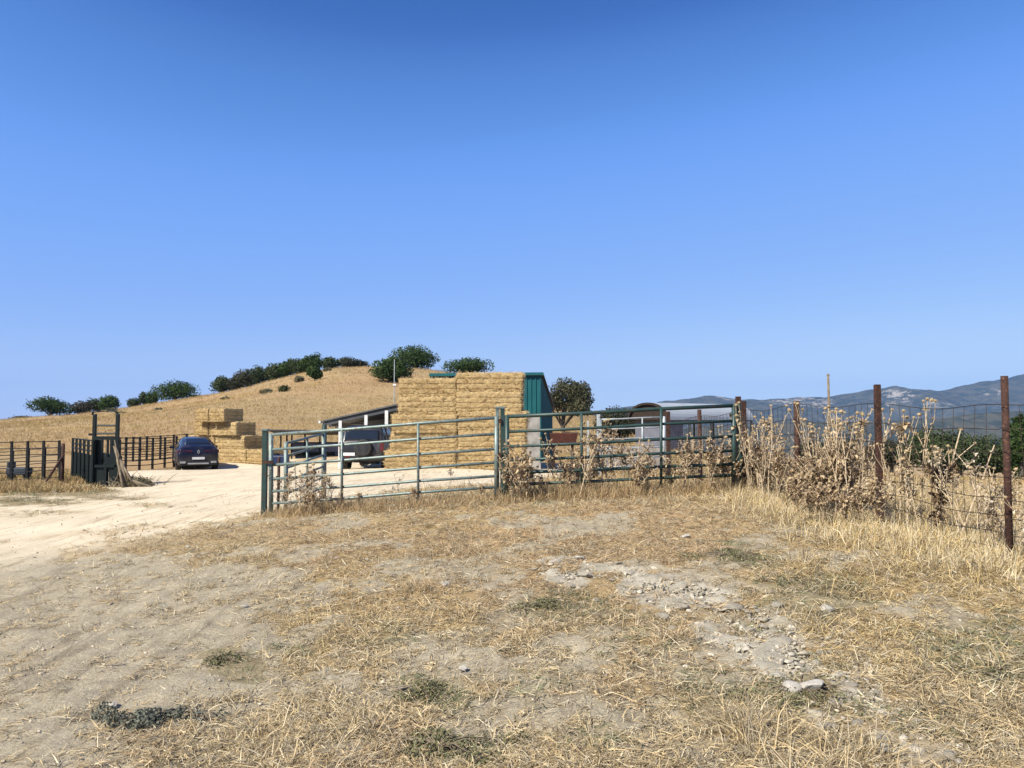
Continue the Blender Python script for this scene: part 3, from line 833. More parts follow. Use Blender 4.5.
# open lean-to carport left of the straw stack
LG = h1(-6.5, 34)
la = pix(323, 421.5, 33.2); lb = pix(400, 404.5, 31.2)      # front edge, low to high
lr = np.array([-0.06, .99]) * 5.5
lean = thing('carport', 'open lean-to carport with dark sloping roof and pale posts left of the straw stack', 'carport', (la[0], la[1], LG))
mb = MB()
A, B_ = la, lb
C_ = lb + np.array([lr[0], lr[1], -1.0]); D_ = la + np.array([lr[0], lr[1], -.2])
up = np.array([0, 0, .06])
mb.add([A, B_, C_, D_, A + up, B_ + up, C_ + up, D_ + up], [(0, 3, 2, 1), (4, 5, 6, 7), (0, 1, 5, 4), (1, 2, 6, 5), (2, 3, 7, 6), (3, 0, 4, 7)])
mb.build('roof', M_DARKROOF, lean)
for t_ in (0.03, .3, .6, .9):
    mb = MB(); a_ = A + (D_ - A) * t_ - np.array([0, 0, .1]); b_ = B_ + (C_ - B_) * t_ - np.array([0, 0, .1])
    mb.beam(a_, b_, .1, .17); mb.build('rafter', M_FASCIA if t_ < .1 else M_DARKROOF, lean)
mb = MB(); mb.beam(A + np.array([-.12, -.15, -.02]), A + np.array([lr[0] * 1.0 - .12, lr[1], -.22]), .09, .10); mb.build('gutter', M_WHITE, lean)
for t_ in (.23, .57, .83, 1.0):
    p = A + (B_ - A) * t_
    mb = MB(); mb.box((p[0], p[1] + .12, (p[2] + LG) / 2 - .2), (.13, .13, p[2] - LG + .15)); mb.build('post', M_WHITE, lean)
for t_ in (.1, .55, 1.0):
    p = D_ + (C_ - D_) * t_
    mb = MB(); mb.box((p[0], p[1] - .15, (p[2] + LG) / 2 - .2), (.12, .12, p[2] - LG + .1)); mb.build('post', M_BLACK, lean)

# low dark canopy further back, seen between the stepped stack and the carport
CG = h1(-11, 42)
ca = pix(268, 431, 40); cb = pix(327, 431.5, 41)
can = thing('low_canopy', 'low flat dark canopy on thin posts behind the grey gate', 'canopy', (ca[0], ca[1], CG))
mb = MB(); mb.add([(ca[0], ca[1], ca[2]), (cb[0], cb[1], cb[2]), (cb[0] + 1.0, cb[1] + 3.2, cb[2] - .25), (ca[0] - .4, ca[1] + 3.2, ca[2] - .25)] + [(ca[0], ca[1], ca[2] + .08), (cb[0], cb[1], cb[2] + .08), (cb[0] + 1.0, cb[1] + 3.2, cb[2] - .17), (ca[0] - .4, ca[1] + 3.2, ca[2] - .17)],
       [(0, 3, 2, 1), (4, 5, 6, 7), (0, 1, 5, 4), (1, 2, 6, 5), (2, 3, 7, 6), (3, 0, 4, 7)]); mb.build('roof', M_DARKROOF, can)
for px in (281, 287, 292, 305, 320):
    p = pix(px, 431, 40.3 + (px % 3) * .7)
    mb = MB(); mb.box((p[0], p[1], (ca[2] + CG) / 2 - .1), (.07, .07, ca[2] - CG + .1)); mb.build('post', M_BLACK, can)
tr = thing('feed_trough', 'long grey trough standing under the low dark canopy', 'trough', (-11, 42.2, CG))
mb = MB(); mb.box((-10.8, 42.4, CG + .45), (2.8, .9, .5)); mb.box((-12, 42.4, CG + .1), (.15, .7, .3)); mb.box((-9.7, 42.4, CG + .1), (.15, .7, .3)); mb.build('basin', M_BLUEGREY, tr, bevel=.05)
mb = MB(); mb.box((-10.8, 42.4, CG + .715), (2.5, .6, .04)); mb.build('inner', M_BLACK, tr)
tk = thing('water_tank', 'low dark blue container beside the stepped straw stack, behind the gate post', 'container', (*gpos(277, 37.5),))
p = gpos(277, 37.5)
mb = MB(); mb.box((p[0], p[1], p[2] + .28), (1.1, .8, .52)); mb.build('tank', simple('blue_plastic', (.012, .02, .06), (.016, .026, .07), 3, .4), tk, bevel=.08)
mb = MB(); mb.tube([(p[0], p[1], p[2] + .53), (p[0], p[1], p[2] + .6)], .15, 12); mb.build('lid', M_BLACK, tk)

# arched barn with a zinc barrel roof
BA = pix(647, 430, 58)
bz = h1(BA[0], 58)
ax = np.array([.80, .60]); ay = np.array([-.60, .80])       # roof axis runs right and away; ay across
rad_w, ridge_z, eave_z = 1.55, pix(640, 402.5, 58)[2], pix(640, 420, 58)[2]
blen = 10.5
barn = thing('arched_barn', 'barn with pale zinc barrel roof and dark arched open end, beyond the green panel', 'barn', (BA[0], BA[1], bz))
def arch(s, off, lift=0.0, n=20, w=rad_w):
    pts = []
    for k in range(n + 1):
        a = math.pi * k / n
        q = BA[:2] + ax * s + ay * (math.cos(a) * (w + lift)) + ay * 0.0
        pts.append((q[0], q[1], eave_z + (ridge_z - eave_z + lift) * math.sin(a) ** .9))
    return pts
wb = 2.0
def shell(s0, s1, th, w):
    mb = MB(); o0 = arch(s0, 0, 0, 20, w); o1 = arch(s1, 0, 0, 20, w); i0 = arch(s0, 0, -th, 20, w); i1 = arch(s1, 0, -th, 20, w)
    n = 21; fs = []
    for k in range(20):
        fs += [(k, k + 1, n + k + 1, n + k), (2 * n + k, 3 * n + k, 3 * n + k + 1, 2 * n + k + 1), (k, 2 * n + k, 2 * n + k + 1, k + 1), (n + k, n + k + 1, 3 * n + k + 1, 3 * n + k)]
    fs += [(0, n, 3 * n, 2 * n), (20, 2 * n + 20, 3 * n + 20, n + 20)]
    return mb.add(o0 + o1 + i0 + i1, fs)
shell(0, blen, .06, wb).build('roof', M_ZINC, barn, smooth=False)
shell(-.03, .12, .16, wb + .04).build('roof_rim', M_BROWN, barn)
# dark brown sheet across the open arched end, interior shade put into its colour
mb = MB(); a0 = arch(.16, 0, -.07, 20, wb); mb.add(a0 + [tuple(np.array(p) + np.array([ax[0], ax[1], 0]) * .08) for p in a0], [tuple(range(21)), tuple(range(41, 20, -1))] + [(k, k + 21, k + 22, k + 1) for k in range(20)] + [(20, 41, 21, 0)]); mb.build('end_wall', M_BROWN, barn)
mb = MB()
pA, pB = BA[:2] - ay * (wb - .1), BA[:2] - ay * (wb - .1) + ax * blen
box_wall(mb, pA + ax * .1, pA + ax * 1.9, bz - 1.5, eave_z + .02, .15); mb.build('side_wall', M_BLUEGREY, barn)
for sg in (-1, 1):
    MB().beam(np.array([*(BA[:2] + ay * sg * (wb - .06) + ax * .1), eave_z - .02]), np.array([*(BA[:2] + ay * sg * (wb - .06) + ax * (blen - .1)), eave_z - .02]), .1, .14).build('eave_beam', M_FASCIA, barn)
    for t_ in (2.6, 5.2, 7.8, blen - .15):
        q = BA[:2] + ay * sg * (wb - .06) + ax * t_
        zq = h1(q[0], q[1]) - .2
        MB().box((q[0], q[1], (zq + eave_z) / 2 - .04), (.14, .14, eave_z - zq - .08)).build('post', M_FASCIA, barn)
mb = MB(); box_wall(mb, BA[:2] + ay * (wb - .15) + ax * .65, BA[:2] - ay * (wb - .2) + ax * .65, bz - 1.5, eave_z + .02, .12); mb.build('end_wall', M_BLUEGREY, barn)

# thin pale mast by the slope tree
mp_ = gpos(395, 62)
mast = thing('mast', 'thin pale mast with small white box at its foot behind the straw stack', 'mast', (mp_[0], mp_[1], mp_[2]))
mtop = pix(394.5, 359.5, 62); mbz = pix(394.5, 385, 62)
MB().tube([(mtop[0], mtop[1], mp_[2] - .2), (mtop[0], mtop[1], mtop[2])], .035, 8).build('pole', M_PGALV, mast)
MB().box((mtop[0] + .05, mtop[1] - .1, mbz[2]), (.26, .16, .14)).build('box', M_WHITE, mast, bevel=.02)

# rust red bin and small things in the yard on the right
p = gpos(563, 33); zb_ = pix(563, 445, 33)[2]; zt_ = pix(563, 433, 33)[2]
rb = thing('feed_hopper', 'rust red sheet-metal hopper right of the teal shed', 'hopper', (p[0], p[1], p[2]))
mb = MB(); mb.add([(p[0] - .5, p[1] - .4, zb_), (p[0] + .5, p[1] - .4, zb_), (p[0] + .5, p[1] + .4, zb_), (p[0] - .5, p[1] + .4, zb_), (p[0] - .6, p[1] - .5, zt_), (p[0] + .6, p[1] - .5, zt_), (p[0] + .6, p[1] + .5, zt_), (p[0] - .6, p[1] + .5, zt_)],
       [(0, 3, 2, 1), (4, 5, 6, 7), (0, 1, 5, 4), (1, 2, 6, 5), (2, 3, 7, 6), (3, 0, 4, 7)]); mb.build('bin', M_REDRUST, rb, bevel=.02)
for sx, sy in ((-.4, -.3), (.4, -.3), (-.4, .3), (.4, .3)):
    MB().box((p[0] + sx, p[1] + sy, (zb_ + p[2]) / 2 - .05), (.07, .07, zb_ - p[2] + .12)).build('leg', M_RUST, rb)
p = gpos(588, 21)
gb = thing('grey_box', 'small grey metal box behind the green panel, among dry thistles', 'box', (p[0], p[1], p[2]))
MB().box((p[0], p[1], p[2] + .17), (.34, .3, .4)).build('casing', M_BLUEGREY, gb, bevel=.02)
MB().box((p[0], p[1], p[2] + .38), (.38, .34, .03)).build('lid', M_ZINC, gb)
p = gpos(635, 38)
wt = thing('water_trough', 'long pale concrete trough beyond the inner galvanised gate', 'trough', (p[0], p[1], p[2]))
zt_ = pix(635, 446, 38)[2]
mb = MB(); mb.box((p[0], p[1], (zt_ + p[2]) / 2 - .1), (3.4, .8, zt_ - p[2] + .2)); mb.build('basin', M_WHITEWALL, wt, bevel=.03)
mb = MB(); mb.box((p[0], p[1], zt_ + .003), (3.1, .5, .01)); mb.build('water', simple('trough_water', (.05, .07, .08), None, 3, .1, 0, 0, .5), wt)

# ------------------------------------------------------------------ gates and panels
def lerp(a, b, t): return a + (b - a) * t
def rail_gate(name, label, cat, A, B, ysA, ysB, mids, mat, rr, r0, endw=.035, ext=0.0, base=None, cap=None):
    """A, B = (px, D) of the two ends; ys = pixel height of each rail at either end, turned into metres there"""
    za = [pix(A[0], y, A[1]) for y in ysA]; zb = [pix(B[0], y, B[1]) for y in ysB]
    g0 = np.array([za[0][0], za[0][1], h1(za[0][0], za[0][1])])
    g = thing(name, label, cat, g0)
    for k, (a, b) in enumerate(zip(za, zb)):
        MB().tube([a, lerp(a, b, .33) + np.array([0, 0, -.006]), lerp(a, b, .66) + np.array([0, .008, .004]), b], r0 if k == 0 else rr, 10).build('rail', mat, g, smooth=True)
    for t in [0] + mids + [1]:
        top, bot = lerp(za[0], zb[0], t), lerp(za[-1], zb[-1], t)
        e = t in (0, 1)
        bot = bot - np.array([0, 0, .03]); top = top + np.array([0, 0, .02 if e else 0])
        if not e: top = top + np.array([0, -rr - .008, 0]); bot = bot + np.array([0, -rr - .008, 0])
        MB().tube([bot, top], endw if e else .02, 10).build('end_stile' if e else 'brace', mat, g, smooth=True)
    return g, za, zb
YA = [434.7, 449.6, 465, 479, 491.5, 503.5, 514.5]; YB = [417.8, 433.8, 449, 462.4, 476, 487, 498.5]
gate, gza, gzb = rail_gate('farm_gate', 'grey-green seven-rail tubular farm gate, closed, paint worn pale', 'gate', (271, 11.7), (496.5, 11.12), YA, YB, [.327, .665], M_GALV, .021, .025)
for k, y in ((0, 421), (1, 455), (2, 492)):
    q = pix(498.6, y, 11.12); MB().box(q, (.085, .05, .06)).build('hinge', M_RUST, gate)
q = pix(270, 462, 11.68); MB().box(q + np.array([-.02, -.035, 0]), (.16, .03, .045)).build('latch', M_RUST, gate)
mb = MB()
for k in range(9):
    a_ = k / 8 * math.pi; q = pix(267.5, 470, 11.64) + np.array([.055 * math.cos(a_), 0, -.09 * math.sin(a_)])
    mb.tube([q + np.array([-.012, 0, 0]), q + np.array([.012, (-1) ** k * .008, -.004])], .006, 5)
mb.build('chain', M_RUST, gate)
YC = [416.6, 431.8, 446.6, 460.3, 472.8, 484.5, 496]; YD = [405.6, 420.8, 436.2, 450.6, 464.2, 475.2, 486]
panel, pza, pzb = rail_gate('livestock_panel', 'dark green seven-rail livestock panel overgrown by dry thistles', 'panel', (507, 11.1), (734, 11.2), YC, YD, [.325, .675], M_GREEN, .023, .029)
def post(name, label, px, D, ytop, r, mat, square=False, cap=None, group=None, dz=-.25, lean=0.0, cat='post'):
    p = gpos(px, D); zt_ = pix(px, ytop, D)[2]
    t = thing(name, label, cat, p, 0, group)
    mb = MB()
    if square: mb.box((p[0], p[1], (zt_ + p[2] + dz) / 2), (r * 2, r * 2, zt_ - p[2] - dz))
    else: mb.tube([(p[0], p[1], p[2] + dz), (p[0] + lean, p[1], zt_)], r, 10)
    mb.build('shaft', mat, t, bevel=.006 if square else 0, smooth=not square)
    if cap:
        mb = MB(); mb.box((p[0] + lean, p[1], zt_ + .012), (r * 2.5, r * 2.5, .03)); mb.build('cap', cap, t, bevel=.004)
    return t
post('gate_post', 'dark green square steel post at the left end of the grey farm gate', 265.5, 11.75, 430.5, .038, M_GREEN, True, M_GALV)
post('gate_post', 'green square post where the grey gate meets the green panel', 502.5, 11.16, 408.5, .032, M_GREEN, True, M_GALV)
post('hinge_post', 'slim grey post next to the green post between gate and panel', 497.5, 11.3, 408.5, .028, M_GALV, True, M_GALV)
post('gate_post', 'dark green post with rusty top at the right end of the green panel', 738.5, 11.25, 403, .034, M_GREEN, True)
post('rusty_post', 'rusty iron post standing behind the right end of the green panel', 738.5, 11.42, 396.5, .036, M_RUST, True)
post('gate_post', 'green round post behind the grey gate carrying the open inner leaf', 324.5, 14.0, 424.5, .045, M_GREEN)
post('stake', 'short rusty stake just inside the left end of the grey gate', 279.5, 12.0, 457, .022, M_RUST, cat='stake')
iy0 = [443, 456, 468, 482, 494, 506, 515]; iy1 = [434, 444.5, 455, 466.5, 477, 487, 497]
rail_gate('inner_gate', 'open galvanised gate leaf behind the grey gate, leading back to a green post', 'gate', (286, 12.4), (323.5, 13.9), iy0, iy1, [.55], M_GALV, .019, .022)
rail_gate('galvanised_gate', 'pale galvanised gate standing in the yard beyond the green panel', 'gate', (600.5, 23), (664, 23.6), [419.5, 429, 439, 449, 458, 467], [417, 427.5, 437.5, 447, 456.5, 465.5], [.65], M_PGALV, .02, .024, .042)
post('galvanised_post', 'pale grey square post left of the inner galvanised gate', 598.5, 23, 413, .05, M_PGALV, True)
post('galvanised_post', 'thin grey post left of the inner galvanised gate, shorter of the two', 588, 24, 421, .03, M_PGALV, True)

# ------------------------------------------------------------------ wire fence on the right
FP = [(1005.5, 6.6, 376, .030, 0.0), (878, 8.4, 384.5, .030, .0), (797, 10.6, 401, .040, .0), (743.5, 12.8, 401, .042, 0.0), (700, 15.0, 409.5, .04, 0), (668, 17.4, 411.5, .045, 0)]
PLAB = ['rusty fence post nearest the camera, at the right edge', 'tall rusty fence post, second from the right', 'short rusty fence post between the thin rod and the green panel', 'rusty fence post close behind the green panel end post',
        'rusty fence post seen through the green panel, right one', 'rusty fence post seen through the green panel, left one']
fpos = []
for k, (px, D, yt, r, ln) in enumerate(FP):
    t = post('fence_post', PLAB[k], px, D, yt, r, M_RUST, group='rusty posts of the wire fence', dz=-.3, lean=random.uniform(-.012, .012), square=(k % 2 == 1))
    fpos.append(np.array(t.location))
fpos.insert(0, np.array([5.6, 4.9, h1(5.6, 4.9)]))
fence = thing('wire_fence', 'sagging rusty wire-mesh fence strung between the rusty posts', 'fence', fpos[0])
HZ = [.08, .22, .37, .53, .72, .93, 1.13, 1.34]
for s in range(len(fpos) - 1):
    a, b = fpos[s], fpos[s + 1]
    L = np.linalg.norm(b[:2] - a[:2])
    d = (b - a) / L; nrm = np.array([-.9, -.15, 0]) * .045
    mb = MB()
    wr = .0028 if s < 3 else .0035
    def wp(t, h):
        q = a + (b - a) * t + nrm
        sag = -.035 * math.sin(math.pi * t) * (h / 1.3) + .012 * math.sin(t * 9 + h * 5)
        return (q[0] + .02 * math.sin(t * 7 + h * 3 + s), q[1], q[2] + h + sag)
    for h in HZ:
        mb.tube([wp(t, h) for t in np.linspace(0, 1, 13)], wr * 1.25, 4, False)
    nv = int(L / .15)
    for k in range(1, nv):
        t = k / nv
        mb.tube([wp(t, h) for h in (HZ[0], HZ[2], HZ[4], HZ[6], HZ[7])], wr, 4, False)
    mb.build('wire_mesh', M_WIRE, fence)
p = gpos(829, 10.0)
rod = thing('rod', 'tall thin grey-brown rod rising above the thistles by the fence', 'rod', p)
zt_ = pix(829, 375, 10.0)[2]
MB().tube([(p[0] + .02, p[1], p[2] - .2), (p[0] + .01, p[1], (p[2] + zt_) / 2), (p[0], p[1], zt_)], [.02, .018, .016], 8).build('shaft', M_STICK, rod, smooth=True)
MB().tube([(p[0] - .001, p[1], zt_ - .012), (p[0], p[1], zt_ + .012)], .02, 8).build('tip', M_STICK, rod)

# ------------------------------------------------------------------ corral, cattle crush, sticks
def corral(label, ends, nposts, nr, H_, group, rail_r=.022, off=-.1, mat=M_BLACK):
    A, B = gpos(*ends[0]), gpos(*ends[1])
    o = thing('corral_fence', label, 'fence', A, 0, group)
    for k in range(nposts):
        t = k / (nposts - 1)
        x, y = lerp(A[0], B[0], t), lerp(A[1], B[1], t); z = h1(x, y)
        MB().box((x, y, z + H_ / 2 - .1), (.085, .085, H_ + .2)).build('post', mat, o)
    for r_ in range(nr):
        h = lerp(.22, H_ - .04, r_ / (nr - 1))
        pts = []
        for t in np.linspace(0, 1, 7):
            x, y = lerp(A[0], B[0], t), lerp(A[1], B[1], t); pts.append((x, y - .03, h1(x, y) + h))
        MB().tube(pts, rail_r, 6).build('rail', mat, o)
    return o
GC = 'dark steel corral fencing around the cattle pens'
corral('dark rail corral fence left of the cattle crush, running off the left edge', ((-45, 27.5), (62, 24.6)), 8, 5, 1.22, GC, .014)
corral('dark rail corral fence in the field behind the left corral row', ((-20, 33), (60, 34)), 6, 5, 1.4, GC)
corral('tall dark rail corral fence between the cattle crush and the blue car', ((112, 33), (177, 38.6)), 6, 6, 1.5, GC)
corral('dark rail corral fence set further back behind the blue car', ((120, 40), (200, 42)), 7, 5, 1.3, GC)
post('corral_post', 'rusty brown round post standing left of the cattle crush', 64, 24.3, 443.5, .05, M_RUST)
pa, pb_ = gpos(43, 23.6), pix(63, 456, 24.3)
st = thing('prop', 'slanting dark prop leaning on the rusty post left of the cattle crush', 'prop', pa)
MB().tube([(pa[0], pa[1], pa[2] - .05), pb_], .035, 8).build('bar', M_RUST, st); MB().box((pa[0], pa[1], pa[2] + .01), (.16, .16, .05)).build('foot', M_RUST, st)
p = gpos(21, 28)
qd = thing('feeder', 'blue-grey metal feeder standing behind the left corral rails', 'feeder', p)
mb = MB(); mb.box((p[0], p[1], p[2] + .42), (.72, .45, .26)); mb.box((p[0] - .3, p[1], p[2] + .58), (.1, .4, .36)); mb.build('tub', M_FEED, qd, bevel=.03)
for sx in (-.28, .28):
    MB().box((p[0] + sx, p[1], p[2] + .12), (.06, .4, .36)).build('leg', M_BLACK, qd)

cz = h1(*gpos(96, 24)[:2])
CX = gpos(96, 24)[0]; CY = 24.0
def cp(px, y, D=24.0): return pix(px, y, D)
crush = thing('cattle_crush', 'dark green steel cattle crush with tall frame and solid lower panels', 'cattle crush', (CX, CY, cz))
for px in (94, 117):
    a, b = cp(px, 488), cp(px, 414)
    MB().box(((a[0] + b[0]) / 2, CY, (a[2] + b[2]) / 2), (.10, .10, b[2] - a[2])).build('upright', M_DKGREEN, crush, bevel=.01)
MB().tube([cp(92.5, 415), cp(93, 412), cp(96, 411.2), cp(114, 411.2), cp(117, 412.5), cp(117.6, 415)], .035, 8).build('top_hoop', M_DKGREEN, crush, smooth=True)
for y in (425.5, 433.5): MB().tube([cp(94, y), cp(117, y)], .03, 8).build('crossbar', M_DKGREEN, crush)
MB().beam(cp(95.5, 438), cp(116, 438), .12, .11).build('head_beam', M_DKGREEN, crush)
MB().beam(cp(89, 434.5), cp(93, 434.5), .07, .07).build('latch', M_DKGREEN, crush)
a, b = cp(94.5, 486), cp(116.5, 466)
MB().box(((a[0] + b[0]) / 2, CY + .03, (a[2] + b[2]) / 2), (b[0] - a[0], .05, b[2] - a[2])).build('front_panel', M_DKGREEN, crush)
MB().beam(cp(94, 466), cp(117, 466), .1, .08).build('sill_bar', M_DKGREEN, crush)
MB().beam(cp(94, 486), cp(117, 486), .1, .08).build('sill_bar', M_DKGREEN, crush)
MB().box((cp(106, 470)[0], CY - .02, cp(106, 476)[2]), (.07, .05, .55)).build('stile', M_DKGREEN, crush)
# wing gates inside the frame: solid, stepped
for pts in ([(94.5, 466), (100, 466), (99.2, 440), (95, 440)], [(103, 466), (116.5, 466), (116.5, 441), (112.5, 447), (108.5, 458), (104, 457)]):
    q = [cp(*p_) for p_ in pts]; n_q = len(q)
    vs = [(p_[0], CY + .08, p_[2]) for p_ in q] + [(p_[0], CY + .13, p_[2]) for p_ in q]
    MB().add(vs, [tuple(range(n_q)), tuple(range(2 * n_q - 1, n_q - 1, -1))] + [(k, n_q + k, n_q + (k + 1) % n_q, (k + 1) % n_q) for k in range(n_q)]).build('wing_gate', M_DKGREEN, crush)
# side race, running back and left
s0, s1 = np.array(cp(93, 470)[:2]), np.array(pix(73, 470, 27.2)[:2])
mb = MB(); box_wall(mb, s1, s0, cz + .05, cz + .98, .05); mb.build('race_panel', M_DKGREEN, crush)
for t in np.linspace(0, 1, 6):
    q = s0 + (s1 - s0) * t
    MB().box((q[0], q[1] - .05, cz + .72), (.06, .06, 1.5)).build('race_post', M_DKGREEN, crush)
for h in (1.12, 1.28, 1.45):
    MB().tube([(s0[0], s0[1] - .05, cz + h), (s1[0], s1[1] - .05, cz + h)], .022, 6).build('race_rail', M_DKGREEN, crush)
s2 = s0 + np.array([.62, .45]); s3 = s1 + np.array([.62, .45])
mb = MB(); box_wall(mb, s3, s2, cz + .05, cz + .95, .05); mb.build('race_panel', M_DKGREEN, crush)
for t in np.linspace(0, 1, 5):
    q = s2 + (s3 - s2) * t
    MB().box((q[0], q[1] - .05, cz + .72), (.06, .06, 1.48)).build('race_post', M_DKGREEN, crush)
# sticks leaning against it and a heap of brush
stk = [(114, 446, 126, 470), (116, 448, 131, 484), (117, 453, 137, 484), (118.5, 466, 143, 483), (118.5, 470, 149, 482), (117, 459, 125, 485), (119, 473, 153, 480)]
SG = 'grey sticks leaning against the cattle crush'
for k, s_ in enumerate(stk):
    b = gpos(s_[2] if k else 128, 23.75 - .05 * k)
    a = cp(s_[0], s_[1], 23.95)
    o = thing('stick', 'grey stick leaning on the right side of the cattle crush' if k else 'longest pale stick leaning on the right upright of the cattle crush', 'stick', b, 0, SG)
    m_ = lerp(np.array(b), np.array(a), .5) + np.array([.03, -.03, -.06])
    MB().tube([b, m_, a], [.045, .038, .028], 6).build('shaft', M_STICK, o, smooth=True)
hp = pix(110, 486, 23.8)
hose = tag(MB().tube([cp(114.5, 440, 23.85), cp(117.5, 455, 23.82), cp(119, 468, 23.8), cp(117.5, 477, 23.8), cp(113, 484, 23.8), cp(109, 486.5, 23.8)], .016, 6).build('hose', M_STICK, None, smooth=True), 'pale hose hanging in a bow from the right upright of the cattle crush', 'hose')
g = np.random.default_rng(5)
br = thing('brush_heap', 'low heap of dry brush at the foot of the leaning sticks', 'brush heap', gpos(134, 23.9))
b0 = np.array(br.location)
mb = MB()
for k in range(70):
    a = g.uniform(0, math.pi); e = g.uniform(.1, .8); L = g.uniform(.25, .7)
    q = np.array([g.normal() * .42, g.normal() * .2, 0]); d = np.array([math.cos(a) * math.cos(e), math.sin(a) * .5, math.sin(e)]) * L
    mb.tube([b0 + q, b0 + q + d * .5 + [0, 0, .03], b0 + q + d], [.012, .01, .005], 4)
mb.build('twigs', M_STICK, br)
v, f, c = leaf_cloud([(0, 0, .12, .6, .3, .22), (.35, 0, .1, .35, .25, .14)], 700, .07, ((.07, .07, .035), (.20, .16, .08)), 3)
np_mesh('leaves', v, f, M_LEAF, br, attr=c)

# ------------------------------------------------------------------ cars
def paint(name, col, rough=.28, dust=.25):
    m = NT(name)
    m.b.inputs['Roughness'].default_value = rough
    m.b.inputs['Specular IOR Level'].default_value = .35
    m.b.inputs['Coat Weight'].default_value = .15
    m.b.inputs['Coat Roughness'].default_value = .15
    c = m.mix(m.math('MULTIPLY', m.ramp(m.noise(2.5, 5), .4, .7), dust), col, (.22, .19, .15))
    m.l(c, m.b.inputs['Base Color'])
    return m.m
M_BLUEP = paint('dark_blue_paint', (.005, .006, .017), dust=.10)
M_DARKP = paint('charcoal_paint', (.018, .019, .024), .3, .13)
def glass():
    m = NT('car_glass'); m.b.inputs['Base Color'].default_value = (.012, .014, .018, 1); m.b.inputs['Roughness'].default_value = .08
    m.b.inputs['Specular IOR Level'].default_value = .6
    return m.m
M_GLASS = glass()
M_TYRE = simple('tyre_rubber', (.022, .021, .02), (.05, .045, .038), 8, .9)
M_RIM = simple('alloy_rim', (.30, .30, .30), (.2, .2, .2), 8, .4, .6)
M_TRIM = simple('black_plastic', (.02, .02, .021), (.03, .029, .028), 6, .7)
M_SILVER = simple('silver_trim', (.45, .45, .45), (.36, .36, .36), 5, .35, .6, 0, .5)
M_REDL = simple('tail_lamp', (.10, .010, .012), (.07, .008, .010), 4, .2, 0, 0, .6)
M_PLATE = simple('number_plate', (.68, .68, .66), (.6, .6, .58), 5, .5)
def loft_fn(secs):
    """secs: (y, zb, w, zbelt, zr, wr). Returns S(i, j) on the body skin; j 0..16 from right sill over the roof to the left sill"""
    def ring(s):
        y, zb, w, zbe, zr, wr = s
        hlf = [(w * .55, zb), (w * .93, zb + .02), (w * 1.0, zb + .16), (w * 1.0, (zb + zbe) / 2 + .05), (w * .965, zbe), (lerp(w * .965, wr, .5), lerp(zbe, zr, .55)), (wr, zr - .045), (wr * .72, zr - .006), (0, zr + .006)]
        full = hlf + [(-x, z) for x, z in hlf[-2::-1]]
        return np.array([(x, y, z) for x, z in full])
    G = np.array([ring(s) for s in secs])
    def S(i, j):
        i = min(max(i, 0), len(secs) - 1.0001); j = min(max(j, 0), 15.9999)
        a, b = int(i), int(j); u, v = i - a, j - b
        return (G[a, b] * (1 - u) + G[a + 1, b] * u) * (1 - v) + (G[a, b + 1] * (1 - u) + G[a + 1, b + 1] * u) * v
    return G, S
def patch(S, i0, i1, j0, j1, off, ni=6, nj=6, th=.012):
    P = np.array([[S(lerp(i0, i1, a / ni), lerp(j0, j1, b / nj)) for b in range(nj + 1)] for a in range(ni + 1)])
    du = np.gradient(P, axis=0); dv = np.gradient(P, axis=1)
    n = np.cross(dv, du); n /= np.maximum(np.linalg.norm(n, axis=-1), 1e-9)[..., None]
    cen = np.array([0, 0, .8])
    if ((P - cen) * n * [1, .5, 1]).sum() < 0: n = -n
    o, i_ = (P + n * off).reshape(-1, 3), (P + n * (off - th)).reshape(-1, 3)
    m, k = nj + 1, len(o); fs = []
    for a in range(ni):
        for b in range(nj):
            q = a * m + b
            fs += [(q, q + 1, q + m + 1, q + m), (k + q, k + q + m, k + q + m + 1, k + q + 1)]
    bd = [b for b in range(nj)] + [a * m + nj for a in range(ni)] + [ni * m + b for b in range(nj, 0, -1)] + [a * m for a in range(ni, 0, -1)]
    for a in range(len(bd)):
        p, q = bd[a], bd[(a + 1) % len(bd)]; fs.append((p, k + p, k + q, q))
    return MB().add(o.tolist() + i_.tolist(), fs)
def wheel(root, x, y, r, w):
    sgn = 1 if x > 0 else -1
    mb = MB(); n = 28
    prof = [(-w / 2, r * .62), (-w / 2, r * .93), (-w / 2 + .03, r), (w / 2 - .03, r), (w / 2, r * .93), (w / 2, r * .62)]
    vs, fs = [], []
    for k in range(n):
        a = 2 * math.pi * k / n
        for px, pr in prof: vs.append((x + px, y + pr * math.cos(a), r + pr * math.sin(a)))
    m = len(prof)
    for k in range(n):
        k2 = (k + 1) % n
        for q in range(m - 1): fs.append((k * m + q, k * m + q + 1, k2 * m + q + 1, k2 * m + q))
        fs.append((k * m + m - 1, k * m, k2 * m, k2 * m + m - 1))
    wh = mb.add(vs, fs).build('wheel', M_TYRE, root, local=False, smooth=True)
    mb = MB(); xo = x + sgn * (w / 2 - .025)
    mb.tube([(xo - sgn * .05, y, r), (xo - sgn * .02, y, r)], r * .63, 24)
    for k in range(5):
        a = 2 * math.pi * k / 5 + .3
        mb.beam((xo, y, r), (xo, y + math.cos(a) * r * .6, r + math.sin(a) * r * .6), .035, .06)
    mb.tube([(xo - .02, y, r), (xo + sgn * .015, y, r)], r * .14, 12)
    mb.build('rim', M_RIM, wh, local=False)
